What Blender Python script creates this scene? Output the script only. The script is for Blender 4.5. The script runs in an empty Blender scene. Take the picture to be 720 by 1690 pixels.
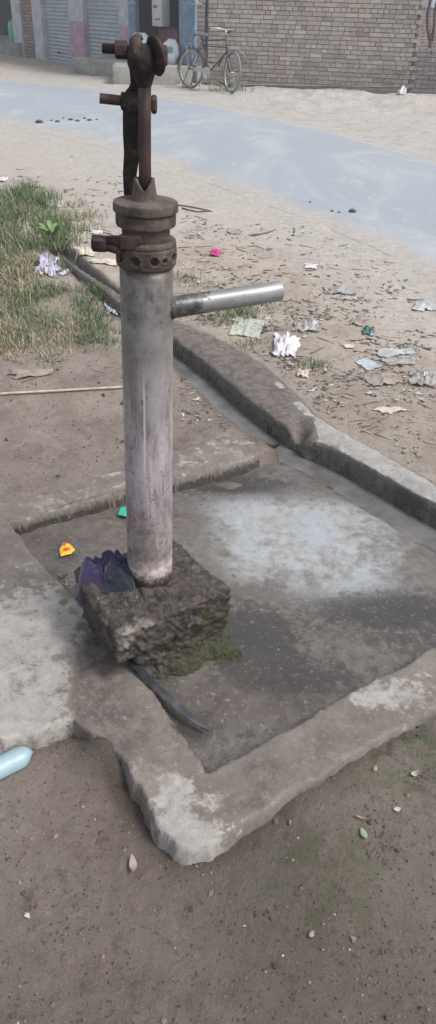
import bpy, math, random
import numpy as np
from mathutils import Matrix, Vector
random.seed(7); rng = np.random.RandomState(11)
PI = math.pi
sc = bpy.context.scene
COL = sc.collection

# ------------------------------------------------------------ camera
CAM_H = 1.5; PITCH = math.radians(32.6); ROLL = math.radians(1.7); FPX = 1250.0
cam = bpy.data.cameras.new('camera'); camo = bpy.data.objects.new('camera', cam); COL.objects.link(camo)
cam.sensor_fit = 'VERTICAL'; cam.sensor_height = 36; cam.lens = 36 * FPX / 1690
cam.shift_y = -45 / 1690.0
cam.clip_start = .02; cam.clip_end = 3000
RM = (Matrix.Rotation(PI/2 - PITCH, 3, 'X') @ Matrix.Rotation(ROLL, 3, 'Z'))
camo.matrix_world = Matrix.Translation((0, 0, CAM_H)) @ RM.to_4x4()
sc.camera = camo

# ------------------------------------------------------------ light
SUN_EL = math.radians(55); SUN_AZ = math.radians(112)      # azimuth measured from +Y towards +X
w = bpy.data.worlds.new('World'); sc.world = w; w.use_nodes = True
wn = w.node_tree; wn.nodes.clear()
sky = wn.nodes.new('ShaderNodeTexSky'); sky.sky_type = 'NISHITA'; sky.sun_disc = False
sky.sun_elevation = SUN_EL; sky.sun_rotation = SUN_AZ; sky.dust_density = 4; sky.air_density = 1.0; sky.altitude = 200
hs = wn.nodes.new('ShaderNodeHueSaturation'); hs.inputs['Saturation'].default_value = .42
bg = wn.nodes.new('ShaderNodeBackground'); bg.inputs['Strength'].default_value = .125
wo = wn.nodes.new('ShaderNodeOutputWorld')
wn.links.new(sky.outputs[0], hs.inputs['Color']); wn.links.new(hs.outputs[0], bg.inputs[0]); wn.links.new(bg.outputs[0], wo.inputs[0])
sl = bpy.data.lights.new('sun', 'SUN'); sl.energy = 1.5; sl.angle = math.radians(15); sl.color = (1, .965, .92)
so = bpy.data.objects.new('sun', sl); COL.objects.link(so)
sdir = Vector((math.sin(SUN_AZ)*math.cos(SUN_EL), math.cos(SUN_AZ)*math.cos(SUN_EL), math.sin(SUN_EL)))
so.rotation_euler = sdir.to_track_quat('Z', 'Y').to_euler(); so.location = (3, 3, 8)
sc.view_settings.view_transform = 'Standard'; sc.view_settings.look = 'None'
sc.view_settings.gamma = 1; sc.view_settings.exposure = 0.86
try: sc.view_settings.use_curve_mapping = False
except Exception: pass
sc.render.engine = 'CYCLES'

# ------------------------------------------------------------ placing helpers (world positions on real planes)
def ray(px, py): return RM @ Vector(((px-360)/FPX, (800-py)/FPX, -1))
def G(px, py, z=0.0):
    d = ray(px, py); return d * ((z-CAM_H)/d.z) + Vector((0, 0, CAM_H))
def V(px, py, Y):
    d = ray(px, py); return d * (Y/d.y) + Vector((0, 0, CAM_H))
def L(px, py, A, B):            # point on the vertical plane through A-B
    d = ray(px, py); ex, ey = B[0]-A[0], B[1]-A[1]
    t = (A[0]*ey - A[1]*ex) / (d.x*ey - d.y*ex)
    return d*t + Vector((0, 0, CAM_H))
def poly(pts, z): return np.array([G(x, y, z)[:2] for x, y in pts])

# ------------------------------------------------------------ numpy noise
_T = rng.rand(256, 256)
def vn(x, y):
    xi = np.floor(x).astype(int); yi = np.floor(y).astype(int); fx = x-xi; fy = y-yi
    fx = fx*fx*(3-2*fx); fy = fy*fy*(3-2*fy)
    a = _T[xi & 255, yi & 255]; b = _T[(xi+1) & 255, yi & 255]; c = _T[xi & 255, (yi+1) & 255]; d = _T[(xi+1) & 255, (yi+1) & 255]
    return (a*(1-fx)+b*fx)*(1-fy) + (c*(1-fx)+d*fx)*fy
def fbm(x, y, o=4, s=0.):
    r = 0; a = 1; t = 0; x = np.asarray(x, float)+s*17.3; y = np.asarray(y, float)+s*9.1
    for i in range(o):
        r = r + a*vn(x, y); t += a; a *= .5; x = x*2.03+5.2; y = y*2.03+1.7
    return r/t - .5
def fbm3(p, f, o=4, s=0.):
    x, y, z = p[:, 0]*f, p[:, 1]*f, p[:, 2]*f
    return (fbm(x+z*.31, y+z*.7, o, s) + fbm(y+3.1, z+x*.37, o, s+2) + fbm(z+7.7, x+y*.41, o, s+5))*.75
def sst(a, b, x):
    t = np.clip((x-a)/(b-a), 0, 1); return t*t*(3-2*t)
def sdf(X, Y, P):               # negative inside
    d = np.full(X.shape, 1e9); ins = np.zeros(X.shape, bool); n = len(P)
    for i in range(n):
        ax, ay = P[i]; bx, by = P[(i+1) % n]; ex, ey = bx-ax, by-ay; wx = X-ax; wy = Y-ay
        t = np.clip((wx*ex+wy*ey)/(ex*ex+ey*ey+1e-12), 0, 1)
        d = np.minimum(d, (wx-ex*t)**2+(wy-ey*t)**2)
        c = ((ay > Y) != (by > Y))
        with np.errstate(divide='ignore', invalid='ignore'):
            xx = ex*(Y-ay)/(ey if abs(ey) > 1e-12 else 1e-12)+ax
        ins ^= (c & (X < xx))
    d = np.sqrt(d); return np.where(ins, -d, d)
def pdist(X, Y, P):
    d = np.full(X.shape, 1e9)
    for i in range(len(P)-1):
        ax, ay = P[i]; bx, by = P[i+1]; ex, ey = bx-ax, by-ay; wx = X-ax; wy = Y-ay
        t = np.clip((wx*ex+wy*ey)/(ex*ex+ey*ey), 0, 1); d = np.minimum(d, (wx-ex*t)**2+(wy-ey*t)**2)
    return np.sqrt(d)
def blob(X, Y, px, py, rx, ry, z=0.0):   # a soft stain, bump or painted reflection at a real place; size given in metres
    c = G(px, py, z); return np.exp(-((X-c.x)/rx)**2-((Y-c.y)/ry)**2)

# ------------------------------------------------------------ object helpers
def tag(o, label=None, cat=None, group=None, kind=None):
    if label: o['label'] = label
    if cat: o['category'] = cat
    if group: o['group'] = group
    if kind: o['kind'] = kind
    return o
def empty(name, loc=(0, 0, 0), rot=(0, 0, 0), **k):
    o = bpy.data.objects.new(name, None); o.location = loc; o.rotation_euler = rot; o.empty_display_size = .1
    COL.objects.link(o); return tag(o, **k)
def link(name, me, mat, parent=None, loc=None, rot=None, smooth=True, **k):
    o = bpy.data.objects.new(name, me); COL.objects.link(o)
    if mat is not None: me.materials.append(mat)
    if smooth: me.polygons.foreach_set('use_smooth', [True]*len(me.polygons))
    if parent is not None: o.parent = parent
    if loc is not None: o.location = loc
    if rot is not None: o.rotation_euler = rot
    return tag(o, **k)
def setcol(me, name, c):        # c: (nverts,3|4)
    a = me.color_attributes.new(name, 'FLOAT_COLOR', 'POINT'); c = np.asarray(c, float)
    if c.shape[1] == 3: c = np.hstack([c, np.ones((len(c), 1))])
    a.data.foreach_set('color', c.ravel())
def mesh_np(v, f, name='m'):    # f: (n,4) or (n,3) array
    me = bpy.data.meshes.new(name); v = np.asarray(v, float); f = np.asarray(f, int); k = f.shape[1]
    me.vertices.add(len(v)); me.vertices.foreach_set('co', v.ravel())
    me.loops.add(f.size); me.loops.foreach_set('vertex_index', f.ravel())
    me.polygons.add(len(f)); me.polygons.foreach_set('loop_start', np.arange(len(f))*k)
    try: me.polygons.foreach_set('loop_total', np.full(len(f), k))
    except Exception: pass
    me.update(calc_edges=True); me.validate(); return me

class MB:
    def __init__(s): s.v = []; s.f = []; s.c = []
    def add(s, vs, fs, col=None):
        n = len(s.v); s.v += [tuple(v) for v in vs]; s.f += [tuple(i+n for i in f) for f in fs]
        s.c += [col if col else (1, 1, 1)]*len(vs); return s
    def box(s, c, d, rz=0, col=None, M=None, jit=0):
        cx, cy, cz = c; hx, hy, hz = d[0]/2, d[1]/2, d[2]/2; vs = []
        for z in (-hz, hz):
            for x, y in ((-hx, -hy), (hx, -hy), (hx, hy), (-hx, hy)):
                if jit: jx, jy, jz = (random.uniform(-jit, jit) for _ in range(3))
                else: jx = jy = jz = 0
                vs.append(Vector((x+jx, y+jy, z+jz)))
        if M is None: M = Matrix.Rotation(rz, 3, 'Z')
        vs = [M @ v + Vector(c) for v in vs]
        return s.add(vs, [(0, 3, 2, 1), (4, 5, 6, 7), (0, 1, 5, 4), (1, 2, 6, 5), (2, 3, 7, 6), (3, 0, 4, 7)], col)
    def bevbox(s, c, d, b, M=None):
        me = bpy.data.meshes.new('t'); import bmesh
        bm = bmesh.new(); bmesh.ops.create_cube(bm, size=1)
        for v in bm.verts: v.co = Vector((v.co.x*d[0], v.co.y*d[1], v.co.z*d[2]))
        bmesh.ops.bevel(bm, geom=bm.edges[:], offset=b, segments=2, affect='EDGES', profile=.5)
        M = M or Matrix.Identity(3); vs = [M @ v.co + Vector(c) for v in bm.verts]
        bm.verts.index_update(); fs = [tuple(v.index for v in f.verts) for f in bm.faces]; bm.free()
        return s.add(vs, fs)
    def tube(s, pts, r, n=10, cap=True, col=None, sx=1.0):
        pts = [Vector(p) for p in pts]; rs = r if isinstance(r, (list, tuple)) else [r]*len(pts)
        t0 = (pts[1]-pts[0]).normalized(); up = Vector((0, 0, 1)) if abs(t0.z) < .9 else Vector((1, 0, 0))
        a = t0.cross(up).normalized(); vs = []
        for i, p in enumerate(pts):
            t = (pts[min(i+1, len(pts)-1)]-pts[max(i-1, 0)]).normalized()
            a = (a - t*a.dot(t)).normalized(); b = t.cross(a)
            for k in range(n):
                q = 2*PI*k/n; vs.append(p + a*math.cos(q)*rs[i]*sx + b*math.sin(q)*rs[i])
        fs = []
        for i in range(len(pts)-1):
            for k in range(n):
                k2 = (k+1) % n; fs.append((i*n+k, i*n+k2, (i+1)*n+k2, (i+1)*n+k))
        if cap:
            fs.append(tuple(range(n))[::-1]); fs.append(tuple((len(pts)-1)*n+k for k in range(n)))
        return s.add(vs, fs, col)
    def lathe(s, prof, n=48, c=(0, 0, 0), M=None, cap=True, jit=0):
        vs = []; M = M or Matrix.Identity(3)
        for (r, z) in prof:
            for k in range(n):
                q = 2*PI*k/n; rr = r + (random.uniform(-jit, jit) if jit else 0)
                vs.append(M @ Vector((rr*math.cos(q), rr*math.sin(q), z)) + Vector(c))
        fs = []
        for i in range(len(prof)-1):
            for k in range(n):
                k2 = (k+1) % n; fs.append((i*n+k, i*n+k2, (i+1)*n+k2, (i+1)*n+k))
        if cap: fs.append(tuple(range(n))[::-1]); fs.append(tuple((len(prof)-1)*n+k for k in range(n)))
        return s.add(vs, fs)
    def me(s, name='m', color=False):
        m = bpy.data.meshes.new(name); m.from_pydata(s.v, [], s.f); m.update()
        if color: setcol(m, 'col', s.c)
        return m
    def build(s, name, mat, parent=None, smooth=False, color=False, auto=None, **k):
        m = s.me(name, color); o = link(name, m, mat, parent, smooth=smooth or bool(auto), **k)
        if auto:
            try: m.set_sharp_from_angle(angle=math.radians(auto))
            except Exception: pass
        return o
RX = Matrix.Rotation(PI/2, 3, 'Y')   # turns local z to x

# ------------------------------------------------------------ material helpers
class NT:
    def __init__(s, name, rough=.8, metal=0.0, spec=.5):
        s.m = bpy.data.materials.new(name); s.m.use_nodes = True; s.t = s.m.node_tree
        s.b = s.t.nodes['Principled BSDF']; s.b.inputs['Roughness'].default_value = rough
        s.b.inputs['Metallic'].default_value = metal; s.b.inputs['Specular IOR Level'].default_value = spec
        s.co = s.t.nodes.new('ShaderNodeTexCoord').outputs['Object']; s.bump_in = None
    def n(s, t, **k):
        x = s.t.nodes.new(t)
        for a, b in k.items(): setattr(x, a, b)
        return x
    def l(s, a, b): s.t.links.new(a, b)
    def put(s, i, v):
        if hasattr(v, 'is_output') or isinstance(v, bpy.types.NodeSocket): s.l(v, i)
        elif isinstance(v, (tuple, list)) and len(v) == 3 and i.type == 'RGBA': i.default_value = (*v, 1)
        else: i.default_value = v
    def noise(s, sc_, det=5, rough=.6, dist=0, vec=None, stretch=None):
        x = s.n('ShaderNodeTexNoise'); x.inputs['Scale'].default_value = sc_; x.inputs['Detail'].default_value = det
        x.inputs['Roughness'].default_value = rough; x.inputs['Distortion'].default_value = dist
        v = vec or s.co
        if stretch:
            mp = s.n('ShaderNodeMapping'); mp.inputs['Scale'].default_value = stretch; s.l(v, mp.inputs[0]); v = mp.outputs[0]
        s.l(v, x.inputs['Vector']); return x.outputs['Fac']
    def vor(s, sc_, feat='F1', vec=None):
        x = s.n('ShaderNodeTexVoronoi'); x.feature = feat; x.inputs['Scale'].default_value = sc_
        s.l(vec or s.co, x.inputs['Vector']); return x.outputs['Distance']
    def ramp(s, f, a, b, lo=0.0, hi=1.0):
        x = s.n('ShaderNodeMapRange'); x.interpolation_type = 'SMOOTHSTEP'; s.put(x.inputs['Value'], f)
        x.inputs['From Min'].default_value = a; x.inputs['From Max'].default_value = b
        x.inputs['To Min'].default_value = lo; x.inputs['To Max'].default_value = hi; return x.outputs[0]
    def math(s, op, a, b=0.0):
        x = s.n('ShaderNodeMath', operation=op); s.put(x.inputs[0], a); s.put(x.inputs[1], b); return x.outputs[0]
    def mix(s, f, a, b, mode='MIX'):
        x = s.n('ShaderNodeMix', data_type='RGBA', blend_type=mode); s.put(x.inputs[0], f); s.put(x.inputs[6], a); s.put(x.inputs[7], b); return x.outputs[2]
    def attr(s, name='masks'):
        a = s.n('ShaderNodeAttribute', attribute_name=name); x = s.n('ShaderNodeSeparateColor'); s.l(a.outputs['Color'], x.inputs[0])
        return x.outputs[0], x.outputs[1], x.outputs[2], a.outputs['Color'], a.outputs['Alpha']
    def sepz(s):
        x = s.n('ShaderNodeSeparateXYZ'); s.l(s.co, x.inputs[0]); return x.outputs
    def bump(s, h, strength=.5, dist=.01):
        x = s.n('ShaderNodeBump'); s.put(x.inputs['Strength'], strength); x.inputs['Distance'].default_value = dist
        s.put(x.inputs['Height'], h)
        if s.bump_in: s.l(s.bump_in, x.inputs['Normal'])
        s.bump_in = x.outputs[0]; s.l(x.outputs[0], s.b.inputs['Normal'])
    def col(s, c): s.put(s.b.inputs['Base Color'], c); return s
    def rough(s, r): s.put(s.b.inputs['Roughness'], r); return s

def simple(name, c, rough=.7, metal=0, var=.25, sc_=20, bump=.3, bd=.003, attrcol=False):
    t = NT(name, rough, metal); n1 = t.noise(sc_, 6, .65)
    base = t.attr('col')[3] if attrcol else c
    dark = t.ramp(n1, .3, .75, 1-var, 1+var*.6)
    hv = t.n('ShaderNodeHueSaturation'); t.put(hv.inputs['Color'], base); t.l(dark, hv.inputs['Value'])
    t.col(hv.outputs[0])
    if bump: t.bump(t.noise(sc_*4, 5), bump, bd)
    return t.m

M = {}
# dirt: masks R = dust (dry pale), G = damp, B = moss
def dirt_color(t, dust, damp, moss, sand):
    a = t.noise(3.4, 8, .72); b = t.noise(22, 8, .7); c = t.noise(140, 4, .7)
    brown = t.mix(t.ramp(a, .35, .65), (.178, .142, .118), (.275, .232, .200))
    brown = t.mix(t.ramp(t.noise(1.7, 6, .7), .44, .60, 0, .5), brown, (.125, .100, .084))
    brown = t.mix(t.ramp(t.noise(2.4, 7, .7), .54, .66, 0, .5), brown, (.31, .275, .245))
    brown = t.mix(t.ramp(b, .52, .75, 0, .5), brown, (.32, .275, .24))
    brown = t.mix(t.ramp(b, .47, .30, 0, .6), brown, (.095, .072, .058))
    dry = t.mix(t.ramp(a, .35, .65), (.285, .242, .205), (.38, .335, .288))
    dry = t.mix(t.ramp(b, .55, .8, 0, .6), dry, (.43, .39, .34))
    dry = t.mix(t.ramp(b, .45, .25, 0, .45), dry, (.17, .14, .115))
    sandc = t.mix(t.ramp(b, .35, .7), (.30, .283, .262), (.40, .385, .36)); sandc = t.mix(t.ramp(a, .5, .64, 0, .7), sandc, (.255, .235, .21)); sandc = t.mix(t.ramp(t.noise(5, 8, .75), .54, .64, 0, .5), sandc, (.43, .42, .40))
    dm = t.ramp(t.math('ADD', dust, t.math('MULTIPLY', t.math('SUBTRACT', a, .5), .55)), .1, .75)
    col = t.mix(dm, brown, dry)
    sm = t.ramp(t.math('ADD', sand, t.math('MULTIPLY', t.math('SUBTRACT', b, .5), .5)), .2, .8)
    col = t.mix(sm, col, sandc)
    col = t.mix(t.ramp(t.noise(9, 7, .75), .60, .72, 0, .45), col, (.33, .295, .26))
    col = t.mix(t.ramp(t.noise(13, 7, .75), .60, .72, 0, .5), col, (.085, .072, .062))
    e1 = t.noise(58, 7, .75); col = t.mix(t.math('MULTIPLY', t.ramp(e1, .58, .66, 0, .6), t.ramp(sand, 0, .7, 1, .25)), col, (.075, .062, .054)); col = t.mix(t.ramp(e1, .42, .33, 0, .5), col, t.mix(dm, (.29, .255, .225), (.46, .43, .385)))
    sp = t.ramp(t.vor(60), .07, .03)
    col = t.mix(t.math('MULTIPLY', sp, t.ramp(c, .56, .68, 0, .6)), col, (.36, .32, .28))
    sd = t.ramp(t.vor(38), .13, .05)
    col = t.mix(t.math('MULTIPLY', sd, t.ramp(a, .5, .62, 0, .75)), col, (.05, .042, .035))
    mo = t.math('MULTIPLY', moss, t.ramp(b, .38, .62))
    col = t.mix(mo, col, (.085, .105, .055))
    dk = t.ramp(t.math('ADD', damp, t.math('MULTIPLY', t.math('SUBTRACT', b, .5), .7)), .25, .8)
    col = t.mix(t.math('MULTIPLY', dk, .6), col, (.045, .037, .030))
    return col, a, b, c, dk
t = NT('dirt', .92, 0, .25); r, g, bl, _, al = t.attr()
inv = t.math('SUBTRACT', 1.0, al)
col, a, b, c, dk = dirt_color(t, r, g, bl, inv)
t.col(col); t.rough(t.ramp(dk, .2, 1, .92, .42))
t.bump(t.noise(30, 9, .74), t.ramp(inv, 0, .6, .8, .22), .022); t.bump(t.noise(120, 6, .7), .5, .005)
M['dirt'] = t.m

# road: masks R = how much dust lies on the asphalt
t = NT('asphalt', .85, 0, .3); r, g, bl, _, al = t.attr()
col, a, b, c, dk = dirt_color(t, .95, 0, 0, .6)
asp = t.mix(t.noise(60, 6, .7), (.222, .252, .280), (.292, .325, .355))
asp = t.mix(t.ramp(t.noise(1.2, 5, .6, 1.0, stretch=(1, .5, 1)), .45, .75, 0, .6), asp, (.41, .41, .405))
asp = t.mix(t.ramp(t.noise(22, 8, .8), .56, .68, 0, .4), asp, (.17, .18, .19))
asp = t.mix(t.ramp(t.noise(4.5, 7, .7, .8, stretch=(1, .45, 1)), .56, .70, 0, .5), asp, (.40, .385, .36))

dm = t.ramp(t.math('ADD', r, t.math('MULTIPLY', t.math('SUBTRACT', t.noise(2.2, 9, .75), .5), 1.5)), .25, .75)
t.col(t.mix(dm, asp, col)); t.bump(t.noise(90, 5, .7), .35, .006)
M['road'] = t.m

# worn concrete: R = pale bare cement (basin: painted sky reflection too), G = wet, B = moss, A = mud cover
def concrete(name, base=(.145, .126, .110), pale=(.33, .312, .288), blue=(.285, .315, .34), bd=.006, k=1.0, blueamt=.0, soft=.0):
    t = NT(name, .8, 0, .4); r, g, bl, _, al = t.attr()
    a = t.noise(7, 9, .74, .15); b = t.noise(26, 8, .74, .1); c = t.noise(120, 5, .7)
    mudc = t.mix(t.ramp(b, .35, .65), (.075, .062, .054), (.150, .130, .116))
    bs = t.mix(t.ramp(a, .35, .65), tuple(x*.8 for x in base), tuple(x*1.25 for x in base))
    bs = t.mix(t.ramp(b, .55, .8, 0, .4), bs, tuple(x*1.8 for x in base))
    pc = t.mix(t.ramp(b, .35, .7), tuple(x*.72 for x in pale), pale)
    if blueamt: pc = t.mix(t.ramp(a, .42, .62, 0, blueamt), pc, blue)
    pc = t.mix(t.ramp(c, .45, .3, 0, .35), pc, (.14, .12, .10))
    pc = t.mix(t.ramp(t.noise(15, 8, .75), .54, .62, 0, .55), pc, (.19, .175, .165))
    bs = t.mix(t.ramp(t.noise(12, 8, .75), .56, .68, 0, .5), bs, tuple(x*1.7 for x in base))
    bs = t.mix(t.ramp(t.noise(17, 8, .75), .58, .70, 0, .5), bs, tuple(x*.5 for x in base))
    nz = t.math('ADD', t.math('MULTIPLY', t.math('SUBTRACT', b, .5), 1.1), t.math('MULTIPLY', t.math('SUBTRACT', a, .5), .8))
    pm = t.ramp(t.math('ADD', r, nz), .42-soft, .58+soft)
    col = t.mix(pm, bs, pc)
    mu = t.ramp(t.math('ADD', t.math('SUBTRACT', 1.0, al), t.math('MULTIPLY', nz, .9)), .44, .58)
    col = t.mix(mu, col, mudc)
    mo = t.ramp(t.math('ADD', bl, nz), .35, .7)
    col = t.mix(mo, col, t.mix(t.ramp(c, .4, .6), (.045, .055, .022), (.09, .10, .04)))
    we = t.ramp(t.math('ADD', g, t.math('MULTIPLY', nz, .7)), .36, .62)
    col = t.mix(t.math('MULTIPLY', we, .78), col, (.030, .027, .025))
    g1 = t.noise(75, 7, .8); col = t.mix(t.ramp(g1, .57, .64, 0, .5), col, (.06, .052, .046)); col = t.mix(t.ramp(g1, .43, .36, 0, .4), col, (.34, .33, .31))
    v1 = t.vor(55); col = t.mix(t.math('MULTIPLY', t.ramp(v1, .13, .07), t.ramp(a, .48, .56, 0, .8)), col, (.05, .042, .036))
    v2 = t.vor(90); col = t.mix(t.math('MULTIPLY', t.ramp(v2, .13, .07), t.ramp(a, .50, .43, 0, .35)), col, (.30, .28, .25))
    t.col(col); t.rough(t.ramp(we, 0, 1, .78 if not blueamt else .42, .09))
    t.bump(b, .5*k, bd*1.6); t.bump(c, .35*k, bd*.5)
    return t.m
M['concrete'] = concrete('worn_concrete')
M['basin'] = concrete('basin_concrete', base=(.118, .108, .098), pale=(.315, .32, .312), bd=.0025, blueamt=.75, k=.7, soft=.22)  # bluish pale tone also paints in sky reflected on the wet floor
M['kerbc'] = concrete('kerb_concrete', base=(.13, .118, .106), pale=(.34, .33, .31), bd=.012)

t = NT('wet_block', .6, 0, .5); r, g, bl, _, al = t.attr()
b = t.noise(40, 9, .75, 1.0); c = t.noise(130, 6, .75); a = t.noise(9, 4)
col = t.mix(t.ramp(b, .35, .66), (.024, .019, .016), (.118, .098, .083))
vg = t.vor(60); col = t.mix(t.math('MULTIPLY', t.ramp(vg, .22, .12), t.ramp(a, .42, .55, 0, .7)), col, (.21, .185, .16))
col = t.mix(t.math('MULTIPLY', t.ramp(t.math('ADD', r, t.math('SUBTRACT', b, .5)), .35, .7), .95), col, (.33, .30, .27))
ms = t.ramp(t.math('ADD', bl, t.math('MULTIPLY', t.math('SUBTRACT', a, .5), 1.6)), .38, .62)
col = t.mix(ms, col, t.mix(t.ramp(c, .4, .62), (.022, .026, .010), (.070, .074, .026)))
t.col(col); t.rough(t.ramp(b, .35, .65, .22, .75)); t.bump(b, .9, .014); t.bump(c, .7, .005)
M['block'] = t.m

t = NT('water', .05, 0, .5); t.b.inputs['IOR'].default_value = 1.33
n_ = t.noise(7, 4, .6)
t.col(t.mix(t.ramp(n_, .35, .65), (.085, .083, .08), (.14, .137, .132))); t.bump(t.noise(26, 3, .5), .12, .004)
t.rough(t.ramp(t.noise(15, 5), .4, .7, .04, .22)); M['water'] = t.m

# metals
t = NT('rusty_iron', .75, .25, .4); a = t.noise(18, 6, .7); b = t.noise(90, 6, .7)
col = t.mix(t.ramp(a, .42, .58), (.012, .010, .010), (.058, .038, .030)); col = t.mix(t.ramp(b, .55, .8, 0, .5), col, (.10, .068, .05))
t.col(col); t.bump(a, .5, .006); t.bump(b, .6, .003); M['iron'] = t.m
t = NT('rod_iron', .5, .35, .4); a = t.noise(14, 6, .7, stretch=(3, 3, .5)); b = t.noise(120, 5, .7)
col = t.mix(t.ramp(a, .3, .7), (.035, .022, .021), (.085, .052, .046)); t.col(t.mix(t.ramp(b, .6, .8, 0, .5), col, (.13, .085, .07)))
t.bump(b, .3, .0015); M['rod'] = t.m
t = NT('cap_iron', .8, .1, .35); a = t.noise(16, 6, .7); b = t.noise(100, 6, .7)
col = t.mix(t.ramp(a, .35, .65), (.045, .035, .030), (.125, .100, .085)); col = t.mix(t.ramp(b, .55, .8, 0, .5), col, (.19, .16, .14))
z = t.sepz()
t.col(col); t.bump(a, .35, .004); t.bump(b, .5, .0025); M['cap'] = t.m

t = NT('barrel_steel', .45, .15, .45); z = t.sepz(); zz = z[2]
st = t.noise(26, 7, .7, stretch=(1, 1, .22)); sp = t.noise(60, 6, .72); bg_ = t.noise(7, 5, .65)
grey = t.mix(t.ramp(bg_, .4, .62), (.12, .11, .10), (.22, .22, .22))
grey = t.mix(t.ramp(sp, .55, .75, 0, .5), grey, (.25, .235, .215))
grey = t.mix(t.ramp(t.noise(11, 6, .7, 0, stretch=(1, 1, .6)), .54, .68, 0, .75), grey, (.045, .046, .05))
lav = t.mix(t.ramp(st, .35, .65), (.275, .238, .258), (.42, .385, .41))
lav = t.mix(t.ramp(sp, .45, .30, 0, .75), lav, (.13, .095, .085))
lav = t.mix(t.ramp(st, .50, .38, 0, .6), lav, (.15, .125, .115))
zn = t.math('ADD', zz, t.math('MULTIPLY', t.math('SUBTRACT', bg_, .5), .55))
col = t.mix(t.ramp(zn, .70, .42), grey, lav)
warm = t.mix(t.ramp(sp, .4, .65), (.13, .095, .082), (.27, .232, .22))
col = t.mix(t.ramp(zn, .24, .06, 0, .8), col, warm)
spill = t.math('MULTIPLY', t.ramp(t.noise(9, 5, .7, .8), .53, .60), t.ramp(zn, .3, .12))
col = t.mix(t.math('MULTIPLY', spill, .6), col, (.085, .045, .04))
col = t.mix(t.ramp(t.math('ADD', zz, t.math('MULTIPLY', t.math('SUBTRACT', sp, .5), .12)), .05, .015), col, (.04, .03, .025))
scr = t.noise(70, 5, .7, stretch=(1, 1, .035)); col = t.mix(t.math('MULTIPLY', t.ramp(scr, .60, .66, 0, .7), t.ramp(sp, .35, .6)), col, (.10, .082, .075))
scl = t.noise(48, 5, .7, .3, stretch=(1, 1, .05)); col = t.mix(t.ramp(scl, .64, .69, 0, .5), col, (.50, .48, .48))
chp = t.noise(34, 8, .8, .4); col = t.mix(t.ramp(chp, .60, .635, 0, .75), col, (.085, .06, .052))
# pale dribble running down the front
an = t.math('ADD', z[0], t.math('MULTIPLY', t.math('SUBTRACT', st, .5), .006))
dr = t.math('MULTIPLY', t.ramp(t.math('ABSOLUTE', t.math('ADD', an, .003)), .0032, .0012), t.math('MULTIPLY', t.ramp(zz, .30, .38), t.ramp(zz, .62, .52)))
dr = t.math('MULTIPLY', dr, t.ramp(z[1], .0, -.02))
col = t.mix(t.math('MULTIPLY', dr, .8), col, (.55, .53, .52))
rust = t.math('MULTIPLY', t.ramp(zz, .76, .805), t.ramp(sp, .3, .6))
col = t.mix(rust, col, (.075, .055, .043))
t.col(col); t.rough(t.ramp(sp, .3, .7, .55, .34)); t.bump(sp, .3, .002); t.bump(t.noise(160, 5, .7), .3, .001); M['barrel'] = t.m

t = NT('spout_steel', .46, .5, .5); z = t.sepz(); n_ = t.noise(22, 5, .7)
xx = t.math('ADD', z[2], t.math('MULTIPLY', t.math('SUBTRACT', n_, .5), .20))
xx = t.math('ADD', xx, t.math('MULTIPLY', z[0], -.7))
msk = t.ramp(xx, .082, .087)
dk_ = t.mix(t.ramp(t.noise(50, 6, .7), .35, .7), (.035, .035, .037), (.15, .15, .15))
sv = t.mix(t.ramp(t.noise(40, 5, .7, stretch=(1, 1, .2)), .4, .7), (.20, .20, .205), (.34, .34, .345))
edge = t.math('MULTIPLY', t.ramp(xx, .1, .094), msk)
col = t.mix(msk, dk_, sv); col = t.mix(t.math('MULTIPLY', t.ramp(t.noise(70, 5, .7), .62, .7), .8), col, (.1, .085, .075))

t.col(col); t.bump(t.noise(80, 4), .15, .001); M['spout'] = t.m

# masonry etc.
def brickmat(name, tint):
    t = NT(name, .92, 0, .2); c = t.attr('col')[3]; a = t.noise(30, 6, .7); b = t.noise(1.3, 5, .6)
    x = t.mix(t.ramp(a, .35, .7, 0, .5), c, tint); x = t.mix(t.ramp(b, .5, .75, 0, .35), x, (.10, .09, .082))
    t.col(x); t.bump(a, .6, .01); return t.m
M['brick'] = brickmat('old_brick', (.40, .37, .35))
M['mortar'] = simple('mud_mortar', (.21, .195, .185), .95, 0, .3, 12)
M['shutter'] = simple('shutter_steel', (.33, .37, .41), .5, .2, .2, 4, .1)
M['pinkpaint'] = simple('pink_paint', (.40, .28, .33), .85, 0, .25, 6)
M['whitewash'] = simple('whitewash', (.42, .45, .48), .85, 0, .25, 5)
M['plaster'] = simple('grey_plaster', (.25, .25, .245), .9, 0, .3, 4)
M['plinth'] = simple('plinth_cement', (.28, .275, .25), .9, 0, .35, 4)
M['bluepaint'] = simple('blue_paint', (.15, .23, .31), .6, 0, .3, 6)
M['darkwood'] = simple('dark_wood', (.06, .045, .045), .7, 0, .3, 14)
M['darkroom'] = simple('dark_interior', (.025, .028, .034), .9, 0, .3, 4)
M['redbox'] = simple('maroon_box', (.14, .035, .045), .6, 0, .2, 8)
M['brownbox'] = simple('brown_carton', (.24, .15, .10), .8, 0, .2, 8)
M['paperw'] = simple('white_paper', (.55, .56, .60), .7, 0, .12, 10)
M['sack'] = simple('woven_sack', (.50, .54, .56), .6, 0, .2, 25, .4, .006)
M['tealprint'] = simple('teal_print', (.12, .28, .32), .6)
M['greenpl'] = simple('green_plastic', (.09, .38, .22), .4, 0, .12, 5)
M['bottle'] = simple('bottle_plastic', (.45, .5, .56), .3)
M['bark'] = simple('grey_bark', (.12, .098, .085), .9, 0, .4, 30, .8, .01)
M['tyre'] = simple('tyre_rubber', (.20, .185, .17), .9, 0, .25, 30)
M['chrome'] = simple('dull_chrome', (.48, .47, .45), .4, .7, .2, 30)
M['cframe'] = simple('bicycle_paint', (.06, .055, .06), .5, .1, .35, 30)
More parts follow.
